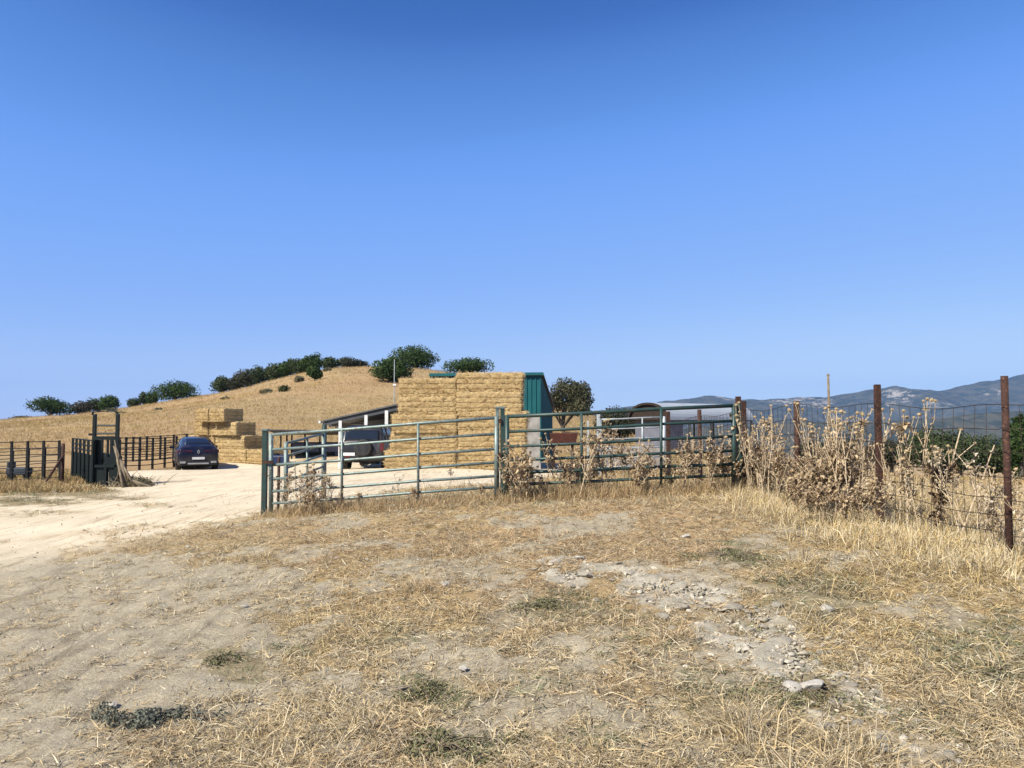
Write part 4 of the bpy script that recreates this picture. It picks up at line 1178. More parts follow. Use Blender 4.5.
def car_body(root, secs, mat):
    G, S = loft_fn(secs)
    n, m = G.shape[:2]
    vs = G.reshape(-1, 3).tolist(); fs = []
    for i in range(n - 1):
        for j in range(m - 1): fs.append((i * m + j, i * m + j + 1, (i + 1) * m + j + 1, (i + 1) * m + j))
        fs.append((i * m + m - 1, i * m, (i + 1) * m, (i + 1) * m + m - 1))
    fs.append(tuple(range(m - 1, -1, -1))); fs.append(tuple((n - 1) * m + j for j in range(m)))
    o = MB().add(vs, fs).build('body', mat, root, local=False, smooth=True)
    b = o.modifiers.new('soft', 'BEVEL'); b.width = .03; b.segments = 2; b.limit_method = 'ANGLE'; b.angle_limit = R(38)
    me = o.data
    return S
def arches(root, ys, w, r):
    for y in ys:
        for sg in (1, -1):
            pts = [(sg * w, y + (r + .035) * math.cos(a), r + .02 + (r + .035) * math.sin(a)) for a in np.linspace(-.25, math.pi + .25, 17)]
            MB().tube(pts, .035, 6).build('wheel_arch', M_TRIM, root, local=False, smooth=True)
            mb = MB(); vs = [(sg * (w + .004), y, r)] + [(sg * (w + .004), y + (r + .03) * math.cos(a), r + .02 + (r + .03) * math.sin(a)) for a in np.linspace(-.3, math.pi + .3, 21)]
            vs2 = [(p[0] - sg * .02, p[1], p[2]) for p in vs]; q = len(vs)
            mb.add(vs + vs2, [(0, k, k + 1) for k in range(1, q - 1)] + [(q, q + k + 1, q + k) for k in range(1, q - 1)] + [(k, q + k, q + k + 1, k + 1) for k in range(1, q - 1)])
            mb.build('arch_lining', M_BLACK, root, local=False)
# dark blue coupe-backed car
p = gpos(195.5, 37.2)
car1 = thing('parked_car', 'dark blue coupe-backed car parked in front of the stepped straw stack, seen from behind', 'car')
secs1 = [(-2.27, .46, .76, .92, .99, .56), (-2.20, .34, .86, .97, 1.08, .64), (-1.98, .27, .905, .98, 1.17, .68), (-1.80, .25, .91, .98, 1.21, .665), (-1.0, .24, .91, .98, 1.48, .60), (-.4, .24, .91, .98, 1.565, .585), (.3, .24, .91, .97, 1.55, .59),
         (.55, .24, .91, .97, 1.50, .60), (1.25, .24, .91, .96, 1.06, .72), (1.9, .27, .89, .90, .98, .66), (2.2, .34, .82, .78, .84, .58), (2.29, .44, .72, .66, .70, .5)]
S = car_body(car1, secs1, M_BLUEP)
patch(S, 3.12, 4.5, 6.45, 9.55, .008).build('rear_window', M_GLASS, car1, local=False, smooth=True)
for j0, j1 in ((4.25, 5.85), (10.15, 11.75)):
    patch(S, 3.5, 5.2, j0, j1, .008).build('side_window', M_GLASS, car1, local=False, smooth=True)
    patch(S, 5.3, 7.5, j0, j1, .008).build('side_window', M_GLASS, car1, local=False, smooth=True)
patch(S, 7.15, 7.95, 6.4, 9.6, .008).build('windscreen', M_GLASS, car1, local=False, smooth=True)
for sg in (1, -1):
    mb = MB(); mb.add([(sg * .25, -2.30, .95), (sg * .80, -2.27, .985), (sg * .895, -2.08, .985), (sg * .91, -2.10, .85), (sg * .82, -2.285, .83), (sg * .25, -2.305, .90)] + [(sg * .28, -2.2, .93), (sg * .8, -2.1, .96), (sg * .8, -2.0, .97), (sg * .8, -2.0, .84), (sg * .8, -2.1, .83), (sg * .28, -2.2, .89)],
             [(0, 1, 2, 3, 4, 5), (11, 10, 9, 8, 7, 6)] + [(k, 6 + k, 6 + (k + 1) % 6, (k + 1) % 6) for k in range(6)]); mb.build('tail_lamp', M_REDL, car1, local=False)
    MB().box((sg * .66, -2.30, .42), (.24, .06, .09)).build('exhaust_trim', M_SILVER, car1, local=False, bevel=.015)
    MB().box((sg * 1.0, .75, 1.03), (.2, .12, .14)).build('door_mirror', M_BLUEP, car1, local=False, bevel=.03)
MB().box((0, -2.25, .40), (1.62, .1, .26)).build('bumper', M_TRIM, car1, local=False, bevel=.03)
MB().box((0, -2.315, .36), (.9, .03, .07)).build('skid_plate', M_SILVER, car1, local=False, bevel=.01)
MB().box((0, -2.312, .60), (.53, .02, .11)).build('number_plate', M_PLATE, car1, local=False)
mb = MB(); y_ = -2.30
dm = [(0, .10), (.065, 0), (0, -.10), (-.065, 0)]; di = [(0, .055), (.03, 0), (0, -.055), (-.03, 0)]
mb.add([(x, y_, .90 + z) for x, z in dm + di] + [(x, y_ + .03, .90 + z) for x, z in dm + di], [(k, (k + 1) % 4, 4 + (k + 1) % 4, 4 + k) for k in range(4)] + [(8 + k, 12 + k, 12 + (k + 1) % 4, 8 + (k + 1) % 4) for k in range(4)] + [(k, 8 + k, 8 + (k + 1) % 4, (k + 1) % 4) for k in range(4)] + [(4 + k, 4 + (k + 1) % 4, 12 + (k + 1) % 4, 12 + k) for k in range(4)])
mb.build('emblem', M_SILVER, car1, local=False)
arches(car1, (-1.35, 1.38), .905, .345)
for x in (.80, -.80):
    for y in (-1.35, 1.38): wheel(car1, x, y, .345, .23)
MB().box((0, -1.35, .3), (1.3, .12, .12)).build('rear_axle', M_BLACK, car1, local=False)
car1.location = p; car1.rotation_euler = (0, 0, R(26.5))
# charcoal off-road car under the carport edge
p = gpos(374.5, 32.6)
car2 = thing('off_road_car', 'dusty charcoal off-road car with spare wheel on its tailgate, beside the tall straw stack', 'car')
secs2 = [(-2.20, .52, .84, 1.02, 1.09, .79), (-2.16, .42, .90, 1.05, 1.16, .79), (-2.02, .36, .925, 1.06, 1.66, .74), (-1.92, .34, .93, 1.06, 1.76, .72), (-1.4, .33, .93, 1.06, 1.83, .71), (-.2, .33, .93, 1.06, 1.84, .71), (.5, .33, .93, 1.06, 1.80, .70), (.68, .33, .93, 1.06, 1.74, .70),
         (1.2, .33, .93, 1.08, 1.16, .78), (2.0, .36, .91, 1.0, 1.06, .74), (2.25, .42, .86, .9, .95, .7), (2.3, .5, .8, .8, .84, .66)]
S = car_body(car2, secs2, M_DARKP)
patch(S, 1.12, 1.95, 6.3, 9.7, .008).build('rear_window', M_GLASS, car2, local=False, smooth=True)
for j0, j1 in ((4.2, 5.85), (10.15, 11.8)):
    patch(S, 3.1, 3.95, j0, j1, .008).build('side_window', M_GLASS, car2, local=False, smooth=True)
    patch(S, 4.05, 4.95, j0, j1, .008).build('side_window', M_GLASS, car2, local=False, smooth=True)
    patch(S, 5.05, 7.4, j0, j1, .008).build('side_window', M_GLASS, car2, local=False, smooth=True)
patch(S, 7.15, 7.9, 6.4, 9.6, .008).build('windscreen', M_GLASS, car2, local=False, smooth=True)
for sg in (1, -1):
    MB().box((sg * .82, -2.16, .98), (.15, .1, .36)).build('tail_lamp', M_REDL, car2, local=False, bevel=.02)
    MB().box((sg * .55, -2.25, .58), (.2, .04, .07)).build('bumper_lamp', M_REDL, car2, local=False)
    MB().box((sg * 1.06, .8, 1.14), (.2, .12, .2)).build('door_mirror', M_TRIM, car2, local=False, bevel=.03)
    MB().tube([(sg * .62, -1.6, 1.87), (sg * .62, -1.5, 1.9), (sg * .62, .3, 1.9), (sg * .62, .4, 1.87)], .02, 6).build('roof_rail', M_TRIM, car2, local=False)
MB().box((0, -2.19, .55), (1.72, .14, .24)).build('bumper', M_TRIM, car2, local=False, bevel=.04)
sp = MB().tube([(.10, -2.20, .92), (.10, -2.36, .92), (.10, -2.39, .92)], [.35, .35, .30], 28).build('spare_wheel', M_TRIM, car2, local=False)
MB().tube([(.10, -2.39, .92), (.10, -2.40, .92)], [.24, .22], 24).build('wheel_cover', M_DARKP, sp, local=False)
MB().box((-.50, -2.26, .68), (.5, .02, .12)).build('number_plate', M_PLATE, car2, local=False)
arches(car2, (-1.35, 1.4), .925, .375)
for x in (.81, -.81):
    for y in (-1.35, 1.4): wheel(car2, x, y, .375, .25)
MB().box((0, -1.35, .38), (1.3, .14, .14)).build('rear_axle', M_BLACK, car2, local=False)
MB().box((.3, -1.9, .36), (.5, .3, .16)).build('exhaust_box', M_BLACK, car2, local=False, bevel=.03)
car2.location = p; car2.rotation_euler = (0, 0, R(-3))

# ------------------------------------------------------------------ dry thistles
def head_mesh(r=.021, seed=0):
    g = np.random.default_rng(seed)
    vs, fs = [], []
    nu, nv = 10, 6
    for j in range(nv + 1):
        ph = math.pi * j / nv
        for i in range(nu):
            a = 2 * math.pi * i / nu
            rr = r * (1 + .12 * g.normal()) * (1.15 if j == 1 else 1)
            vs.append((rr * math.sin(ph) * math.cos(a), rr * math.sin(ph) * math.sin(a), rr * .85 * math.cos(ph)))
    for j in range(nv):
        for i in range(nu): fs.append((j * nu + i, j * nu + (i + 1) % nu, (j + 1) * nu + (i + 1) % nu, (j + 1) * nu + i))
    mb = MB().add(vs, fs)
    for k in range(34):
        d = g.normal(size=3); d[2] = abs(d[2]) * 1.2 - .5; d /= np.linalg.norm(d)
        t = np.cross(d, g.normal(size=3)); t /= np.linalg.norm(t); t2 = np.cross(d, t); w = r * .16
        b = d * r * .8; L = r * g.uniform(1.5, 2.1)
        mb.add([b + t * w, b - t * w * .5 + t2 * w * .87, b - t * w * .5 - t2 * w * .87, d * L], [(0, 1, 3), (1, 2, 3), (2, 0, 3)])
    return mb
HEADS = [head_mesh(.014, 1), head_mesh(.018, 2), head_mesh(.012, 3)]
def dead_leaves(P, Dn, n, size, cols, g):
    """curled withered leaves: strips of four faces twisting and drooping from points P"""
    k = g.integers(0, len(P), n)
    p0 = P[k] + g.normal(size=(n, 3)) * .012
    a = g.uniform(0, 2 * math.pi, n)
    d = np.stack([np.cos(a), np.sin(a), g.normal(size=n) * .5 + .2], 1); d /= np.linalg.norm(d, axis=1)[:, None]
    L = size * g.uniform(.5, 1.5, n); w = L * g.uniform(.10, .26, n)
    droop = g.uniform(.2, 1.6, n); tw = g.uniform(-1.6, 1.6, n)
    rows = []
    pos = p0.copy(); side = np.cross(d, [0, 0, 1.]); side /= np.maximum(np.linalg.norm(side, axis=1), 1e-6)[:, None]
    up = np.cross(side, d)
    wid = [.35, .9, 1.0, .65, .08]
    for s in range(5):
        ang = tw * s / 4
        sd = side * np.cos(ang)[:, None] + up * np.sin(ang)[:, None]
        ww = (w * wid[s] * (1 + .3 * g.normal(size=n)))[:, None]
        rows.append(np.stack([pos - sd * ww + up * ww * .5, pos + sd * ww + up * ww * .5], 1))
        dd = d + np.array([0, 0, -1.]) * (droop * (s / 3.0))[:, None] + g.normal(size=(n, 3)) * .35
        dd /= np.linalg.norm(dd, axis=1)[:, None]
        pos = pos + dd * (L / 4)[:, None]
    V = np.stack(rows, 1).reshape(n, 10, 3)
    base = np.arange(n)[:, None] * 10
    fq = np.concatenate([np.stack([base[:, 0] + 2 * s, base[:, 0] + 2 * s + 1, base[:, 0] + 2 * s + 3, base[:, 0] + 2 * s + 2], 1) for s in range(4)])
    t = g.random((n, 1)) ** 1.2
    c = np.array(cols[0]) * (1 - t) + np.array(cols[1]) * t
    return V.reshape(-1, 3), fq, np.repeat(c, 10, 0)
TAN = ((.15, .095, .05), (.62, .49, .31)); BROWN = ((.16, .105, .06), (.54, .41, .25)); PALE = ((.42, .34, .22), (.75, .66, .50)); DARK = ((.07, .045, .028), (.26, .18, .10))
def thistle(seed, h, nb, nleaf, nheads, lean=0.0, cols=TAN, lsize=.10, lo=.0, hi=.8, spread=.5, r=.009, sub=1, name='thistle'):
    g = np.random.default_rng(seed)
    root = thing(name, 'dry thistle', 'thistle')
    stem = MB(); tips = []; pts_all = []
    def path(p, d, L, n, r0, r1, wob):
        pts = [np.array(p, float)]; d = np.array(d, float)
        for k in range(n):
            d = d + g.normal(size=3) * wob; d[2] += .03; d /= np.linalg.norm(d)
            pts.append(pts[-1] + d * L / n)
        stem.tube(pts, list(np.linspace(r0, r1, n + 1)), 5)
        return pts, d
    main, dm_ = path((0, 0, -.08), (lean + g.normal() * .06, g.normal() * .08, 1), h + .08, 7, r, r * .45, .06)
    tips.append(main[-1]); pts_all += [(main, 1.0)]
    for k in range(nb):
        t = g.uniform(.18, .85); q = t * 7; i = int(q); b = lerp(main[i], main[i + 1], q - i)
        a = g.uniform(0, 6.28); e = g.uniform(.5, 1.2) * spread * 2
        d = np.array([math.cos(a) * e + lean * .4, math.sin(a) * e, 1.0])
        L = h * (1.02 - t) * g.uniform(.55, 1.05)
        bp, _ = path(b, d, L, 5, r * .6, r * .3, .11); tips.append(bp[-1]); pts_all.append((bp, .7))
        for s in range(sub):
            if g.random() < .75:
                i = g.integers(1, 4); a2 = g.uniform(0, 6.28)
                sp_, _ = path(bp[i], (math.cos(a2) * .7, math.sin(a2) * .7, .9), L * g.uniform(.25, .5), 3, r * .38, r * .22, .12); tips.append(sp_[-1]); pts_all.append((sp_, .5))
    stem.build('stem', M_STEM, root, local=False)
    P = []
    for pts, wgt in pts_all:
        pp = np.array(pts)
        for k in range(int(40 * wgt)):
            q = g.uniform(0, len(pp) - 1.001); i = int(q); P.append(lerp(pp[i], pp[i + 1], q - i))
    P = np.array(P); P = P[(P[:, 2] > lo * h) & (P[:, 2] < hi * h)]
    if nleaf and len(P):
        v, f, c = dead_leaves(P, None, nleaf, lsize, cols, g)
        v[:, 2] = np.maximum(v[:, 2], .01)
        np_mesh('dead_leaves', v, f, M_DEAD, root, attr=c)
    tips = sorted(tips, key=lambda t_: -t_[2])[:nheads]
    for k, t_ in enumerate(tips):
        src = HEADS[k % 3]; mb = MB(); mb.v = [tuple(np.array(q) + t_) for q in src.v]; mb.f = list(src.f)
        mb.build('seed_head', M_HEAD, root, local=False)
    return root
PROTO = {
    'leafy': [thistle(101 + k, h, 7, 220, 4, 0, TAN, .068, 0.0, .93, .34, .008, 2) for k, h in enumerate((.82, .95, .72, .88))],
    'tall': [thistle(121 + k, h, 7, 190, 7, 0, TAN, .062, 0.0, .86, .24, .010) for k, h in enumerate((1.15, 1.3, 1.0))],
    'bushy': [thistle(141 + k, h, 12, 210, 4, 0, BROWN if k == 0 else TAN, .058, 0, .95, .45, .007, 2) for k, h in enumerate((.55, .62, .5))],
    'stalk': [thistle(181 + k, h, 4, 50, 5, .05, TAN, .05, .1, .9, .2, .0075, 1) for k, h in enumerate((1.2, 1.35, 1.1))],
    'twiggy': [thistle(191 + k, h, 18, 110, 5, 0, BROWN, .045, 0, .95, .6, .0045, 3) for k, h in enumerate((.6, .7))],
    'bare': [thistle(161 + k, h, 6, 60, 9, 0, PALE, .06, 0.1, .95, .35, .009, 2) for k, h in enumerate((1.1, .95))],
}
_used = set()
def put(kind, x, y, sc, label, group=None, rz=None):
    pxx = 512 + F * x / max(y, .1)
    if kind in ('tall', 'stalk', 'leafy') and 782 < pxx < 812 and 8.5 < y < 10.7: kind, sc = 'bushy', sc * .85   # leaves the short rusty post in view
    k = random.randrange(len(PROTO[kind])); P = PROTO[kind][k]
    if (kind, k) in _used: o = copy_tree(P)
    else: o = P; _used.add((kind, k))
    o.location = (x, y, h1(x, y)); o.rotation_euler = (random.gauss(0, .06), random.gauss(0, .06), random.uniform(0, 6.28) if rz is None else rz); o.scale = (sc, sc, sc)
    o['label'] = label
    if group: o['group'] = group
    elif 'group' in o: del o['group']
    return o
GT1, GT2, GT3, GT4 = 'dry thistles massed along the wire fence', 'dry thistles growing through the green panel', 'dry thistles along the grey gate', 'dry thistles in the field beyond the green panel'
L1 = 'dry tan thistle in the dense thicket along the wire fence'
L1b = 'tall dry thistle with round seed heads sticking up from the thicket along the wire fence'
L2 = 'dry leafy thistle growing up through the rails of the green panel'
def fence_x(D): return np.interp(D, [p_[1] for p_ in fpos], [p_[0] for p_ in fpos])
for k in range(52):
    D = random.uniform(8.8, 12.2); x = fence_x(D) + random.uniform(-.55, .35) - .05
    kd = random.choices(['leafy', 'bushy', 'tall', 'stalk'], [.4, .22, .2, .18])[0]
    put(kd, x, D, random.uniform(.8, 1.15) * (1.0 if kd != 'tall' else .95), L1b if kd in ('tall', 'stalk') and not 782 < 512 + F * x / D < 812 else L1, GT1)
for px, D in [(752, 10.3), (762, 10.6), (774, 10.0), (818, 9.4), (835, 9.2), (850, 8.9), (862, 8.9), (845, 9.9), (897, 8.1), (905, 7.9), (915, 8.0)]:
    q = gpos(px, D); put(random.choice(('tall', 'stalk')), q[0], q[1], random.uniform(.85, 1.05), L1b, GT1)
for px, D in [(800, 8.5), (822, 8.3), (840, 8.2), (858, 8.1), (812, 8.8), (875, 8.0), (790, 9.0), (835, 8.6)]:
    q = gpos(px, D); put('bushy', q[0], q[1], random.uniform(.75, 1.0), 'low bushy dead thistle with dark leaves at the front foot of the thicket', 'dead thistles at the front foot of the thicket')
for px, D in [(893, 8.0), (918, 7.7), (980, 7.0), (1014, 6.5), (1003, 6.9), (960, 7.5), (1030, 6.4)]:
    q = gpos(px, D); put('bare', q[0], q[1], random.uniform(.62, .9), 'pale bare-stemmed dry thistle against the wire mesh between the two tall rusty posts', 'pale dry thistles between the two tall rusty posts')
for px in list(range(548, 736, 15)):
    for s in range(2):
        D = 11.15 + random.choice((-.22, .25)) + random.uniform(-.1, .35); q = gpos(px + random.uniform(-14, 14), D)
        put(random.choices(['leafy', 'bushy', 'tall', 'stalk'], [.42, .28, .12, .18])[0], q[0], q[1], random.uniform(.5, 1.05), L2, GT2)
for px, D, kd, sc in [(512, 10.9, 'leafy', .85), (520, 10.85, 'leafy', 1.05), (528, 10.8, 'leafy', 1.0), (535, 11.4, 'bushy', .9), (515, 11.3, 'bushy', .8)]:
    q = gpos(px, D); put(kd, q[0], q[1], sc, 'leafy pale thistle clump at the left end of the green panel, beside the middle post', 'thistle clump at the left end of the green panel')
for px, D, kd, sc in [(290, 11.5, 'twiggy', .95), (300, 11.4, 'twiggy', 1.05), (311, 11.3, 'twiggy', 1.1), (322, 11.35, 'twiggy', .95), (333, 11.5, 'twiggy', .8), (306, 11.5, 'bushy', .8), (318, 11.25, 'bushy', .7), (298, 11.8, 'stalk', .6), (316, 11.8, 'leafy', .75), (327, 12.0, 'stalk', .55), (342, 11.4, 'twiggy', .55), (288, 11.9, 'leafy', .7)]:
    q = gpos(px, D); put(kd, q[0], q[1], sc, 'dry twiggy thistle in the clump at the left end of the grey gate', 'thistle clump at the left end of the grey gate')
for px, D, kd, sc in [(418, 11.2, 'bushy', .55), (402, 11.6, 'bare', .5), (447, 11.9, 'bare', .45), (360, 11.4, 'bushy', .45), (480, 11.1, 'bushy', .5)]:
    q = gpos(px, D); put(kd, q[0], q[1], sc, 'small dry weed poking through the lower rails of the grey gate', GT3)
for k in range(34):
    D = random.uniform(12.2, 22); px = random.uniform(575, 760); q = gpos(px, D)
    put(random.choice(['leafy', 'bushy', 'tall']), q[0], q[1], random.uniform(.6, .95), 'dry thistle in the field behind the green panel', GT4)
for k in range(16):
    D = random.uniform(10, 26); x = random.uniform(5, 11) * D / 14; put(random.choice(['leafy', 'bushy']), x, D, random.uniform(.5, .8), 'dry thistle in the golden field behind the wire fence', 'dry thistles in the golden field behind the wire fence')
for px, D in [(756, 10.1), (768, 9.9), (822, 9.0), (832, 8.8), (842, 9.2), (853, 8.7), (864, 8.6), (870, 9.0)]:
    q = gpos(px, D); put('stalk', q[0], q[1], random.uniform(.85, 1.1), L1b, GT1)
for px, D, kd, sc in [(888, 8.4, 'leafy', .7), (912, 8.1, 'stalk', .7), (943, 7.8, 'bare', .6), (968, 7.5, 'stalk', .62), (984, 7.3, 'bare', .6), (1000, 6.9, 'leafy', .6), (1020, 6.6, 'stalk', .55)]:
    q = gpos(px, D); put(kd, q[0] - .1, q[1], sc, 'dry thistle with brownish leaves by the wire mesh between the two tall rusty posts', 'brownish dry thistles between the two tall rusty posts')
# two that stand out
t = thistle(201, 1.0, 2, 60, 0, .42, PALE, .05, .55, 1.0, .35, .011, 2, 'forked_stalk'); q = gpos(952, 7.5); t.location = q
tag(t, 'bare whitish forked stalk leaning right in front of the wire mesh', 'stalk')
t = thistle(202, 1.12, 4, 420, 7, .04, DARK, .085, .08, .62, .22, .012, 1, 'dark_thistle'); q = gpos(931, 7.8); t.location = q
tag(t, 'tall thistle with shrivelled dark brown leaves and pale round heads between the two tall posts', 'thistle')
for kd in PROTO:
    for k, P in enumerate(PROTO[kd]):
        if (kd, k) not in _used: put(kd, *gpos(random.uniform(760, 850), 9.5)[:2], .9, L1, GT1)

# ------------------------------------------------------------------ dry grass, litter, stones
def blades(px_, py_, az, elev, L, w, col, curl, name, mat=M_GRASS, lift=0.0):
    """each blade is a bent ribbon of its own; all blades of one kind of ground cover are one object"""
    n = len(px_)
    z = H(px_, py_) + lift
    z = z + (fbm(px_ * 2.2, py_ * 2.2, 3, 4) - .5) * 0.07 * sst(-12, 2, py_) * (1 - sst(14, 40, py_)) + 0.004
    p0 = np.stack([px_, py_, z], 1)
    hd = np.stack([np.cos(az), np.sin(az)], 1)
    sd = np.stack([-hd[:, 1], hd[:, 0], np.zeros(n)], 1) * (w / 2)[:, None]
    tl = RNG.normal(size=n) * .5
    sd[:, 2] = tl * w / 2
    def along(t, e): return np.concatenate([hd * (np.cos(e) * L * t)[:, None], (np.sin(e) * L * t)[:, None]], 1)
    m = p0 + along(.5, elev)
    e2 = elev - curl
    tip = m + along(.5, e2)
    gz_t = p0[:, 2] - .004
    m[:, 2] = np.maximum(m[:, 2], gz_t + .006); tip[:, 2] = np.maximum(tip[:, 2], gz_t + .003)
    V = np.stack([p0 - sd, p0 + sd, m - sd * .8, m + sd * .8, tip], 1).reshape(-1, 3)
    b = np.arange(n) * 5
    fq = np.stack([b, b + 1, b + 3, b + 2], 1); ft = np.stack([b + 2, b + 3, b + 4], 1)
    return tag(np_mesh(name, V, [fq, ft], mat, attr=np.repeat(col, 5, 0)), kind='stuff')
C_STRAW, C_GOLD, C_RED, C_PALE, C_GREY, C_GRN = (np.array(c) for c in ((.52, .405, .225), (.57, .43, .20), (.48, .335, .185), (.70, .60, .40), (.40, .34, .235), (.16, .17, .08)))

def near_points(n, y0, y1, xspan):
    """points spread with a density falling with distance, over the wedge in front of the camera"""
    u = RNG.random(n)
    y = y0 * (y1 / y0) ** u if y0 > 0 else y0 + (y1 - y0) * u
    x = (RNG.random(n) * 2 - 1) * xspan(y)
    return x, y
def grass_zone(n_tuft, per, y0, y1, xspan, name, size=1.0, wid=.0036):
    tx, ty = near_points(n_tuft, y0, y1, xspan)
    bare, rock, green, road, n1, n2 = masks(tx, ty)
    px, py = project(tx, ty, H(tx, ty))
    dens = np.clip(1 - .93 * bare - .9 * rock - 1.1 * road, 0.0, 1)
    patch_ = fbm(tx * 1.7, ty * 1.7, 91, 4)
    dens = dens * (0.30 + 0.95 * sst(.36, .58, patch_))
    # sparse tufts on the bare soil
    dens = np.maximum(dens, .10 * (fbm(tx * 1.1, ty * 1.1, 13, 3) > .57) * (road < .3))
    keep = RNG.random(n_tuft) < dens
    tx, ty, bare, rock, green, px, py, patch_ = (a[keep] for a in (tx, ty, bare, rock, green, px, py, patch_))
    T = len(tx)
    red = sst(505, 530, py) * (1 - sst(590, 640, py)) * sst(240, 330, px) * (1 - sst(680, 780, px)) + .5 * (fbm(tx * .8, ty * .8, 71, 3) > .56)
    gold = np.maximum(sst(720, 830, px) * (1 - sst(640, 700, py)), .6 * (fbm(tx * .7, ty * .7, 41, 3) > .58))
    tall = .55 * sst(720, 820, px) * (1 - sst(530, 620, py)) * (.25 + .75 * (vnoise(tx * 1.6, ty * 1.6, 61) > .5)) + .25 * (1 - sst(495, 520, py)) + .6 * np.exp(-((px - 755) / 40) ** 2 - ((py - 735) / 26) ** 2) + .25 * (vnoise(tx * 2.5, ty * 2.5, 66) > .8)
    c = C_STRAW * np.ones((T, 1))
    c = c * (1 - .75 * np.clip(red, 0, 1))[:, None] + C_RED * (.75 * np.clip(red, 0, 1))[:, None]
    c = c * (1 - .7 * gold)[:, None] + C_GOLD * (.7 * gold)[:, None]
    gr = (RNG.random(T) < .7 * green)
    c[gr] = C_GRN * RNG.uniform(.8, 1.6, (gr.sum(), 1)) + RNG.random((gr.sum(), 1)) * .05
    gy_ = RNG.random(T) < .26; c[gy_] = C_GREY
    k = np.repeat(np.arange(T), per)
    n = len(k)
    rad = np.abs(RNG.normal(size=n)) * .035 * size; a = RNG.uniform(0, 2 * math.pi, n)
    x, y = tx[k] + rad * np.cos(a), ty[k] + rad * np.sin(a)
    lay = RNG.uniform(0, 2 * math.pi, T)
    az = lay[k] + RNG.normal(size=n) * 1.0
    tl = np.clip(tall, 0, 1)[k]
    elev = np.abs(RNG.normal(size=n)) * (.30 + .5 * tl) + .04 + .12 * tl
    elev = np.clip(elev, .02, 1.45)
    L = size * (RNG.gamma(2.6, .019, n) + .022) * (1 + 2.0 * tl)
    w = wid * size * RNG.uniform(.6, 1.4, n)
    cc = c[k] * RNG.uniform(.62, 1.25, (n, 1))
    pl = RNG.random(n) < .16; cc[pl] = C_PALE * RNG.uniform(.75, 1.1, (pl.sum(), 1))
    dk = RNG.random(n) < .16; cc[dk] = cc[dk] * .42
    return blades(x, y, az, elev, L, w, np.clip(cc, 0, .8), RNG.uniform(-.1, 1.0, n), name)
wedge = lambda y: .70 * y + .9
grass_zone(64000, 13, 2.3, 13.2, wedge, 'dry_grass')
grass_zone(15000, 9, .7, 14, lambda y: 1.25 * y + 4, 'verge_straw', 1.25, .004)
grass_zone(14000, 9, 10.8, 34, lambda y: .62 * y + 1, 'field_grass', 1.7, .004)
# loose straw litter on the soil
n = 26000
x, y = near_points(n, 2.3, 12, wedge)
bare, rock, green, road, n1, n2 = masks(x, y)
k = RNG.random(n) < np.clip(.45 - .42 * road - .25 * rock, 0, 1)
x, y = x[k], y[k]; n = len(x)
cc = np.where(RNG.random((n, 1)) < .5, C_STRAW, C_PALE) * RNG.uniform(.55, 1.1, (n, 1))
blades(x, y, RNG.uniform(0, 6.28, n), np.abs(RNG.normal(size=n)) * .12, RNG.gamma(2.5, .025, n) + .02, RNG.uniform(.0018, .0042, n), cc, RNG.uniform(-.3, .3, n), 'straw_litter')
# the dry hillside and the field beyond: coarse tufts
def far_tufts(n, per, y0, y1, xr, name, Lm):
    x = RNG.uniform(xr[0], xr[1], n); y = y0 * (y1 / y0) ** RNG.random(n)
    x = x * y / y1
    bare, rock, green, road, n1, n2 = masks(x, y)
    trail = np.min([np.abs(y - (b_ + a_ * np.sin(x / l_ + b_) + x * m_)) for b_, a_, l_, m_ in ((64, 3, 11, .10), (80, 4, 16, -.06), (97, 3, 13, .05), (112, 2.5, 9, .08), (88, 5, 21, .25))], axis=0)
    k = (RNG.random(n) < (1 - 1.2 * road) * np.where((trail < .7) & (x < 30), .12, 1)); x, y = x[k], y[k]
    kk = np.repeat(np.arange(len(x)), per); m = len(kk)
    s = Lm * (y[kk] / y1) ** .6
    t = fbm(x / 7, y / 7, 19, 4)[kk][:, None]
    c = C_STRAW * (1 - t) * 1.0 + C_RED * t
    c = np.where((fbm(x / 3, y / 3, 29, 3) > .6)[kk][:, None], C_GOLD * .95, c) * np.array((.80, .78, .68)) * (.75 + .5 * fbm(x / 14, y / 14, 39, 4)[kk][:, None]) * RNG.uniform(.82, 1.12, (m, 1))
    blades(x[kk] + RNG.normal(size=m) * s * .35, y[kk] + RNG.normal(size=m) * s * .35, RNG.uniform(0, 6.28, m), RNG.uniform(.5, 1.4, m), s * RNG.uniform(.5, 1.3, m), s * RNG.uniform(.04, .11, m), c, RNG.uniform(0, .9, m), name)
far_tufts(44000, 4, 42, 136, (-110, 30), 'hillside_grass', .40)
far_tufts(9000, 4, 12, 62, (2, 50), 'field_stubble', .40)
far_tufts(7000, 8, 22, 33, (-30, -17.5), 'verge_grass', .30)
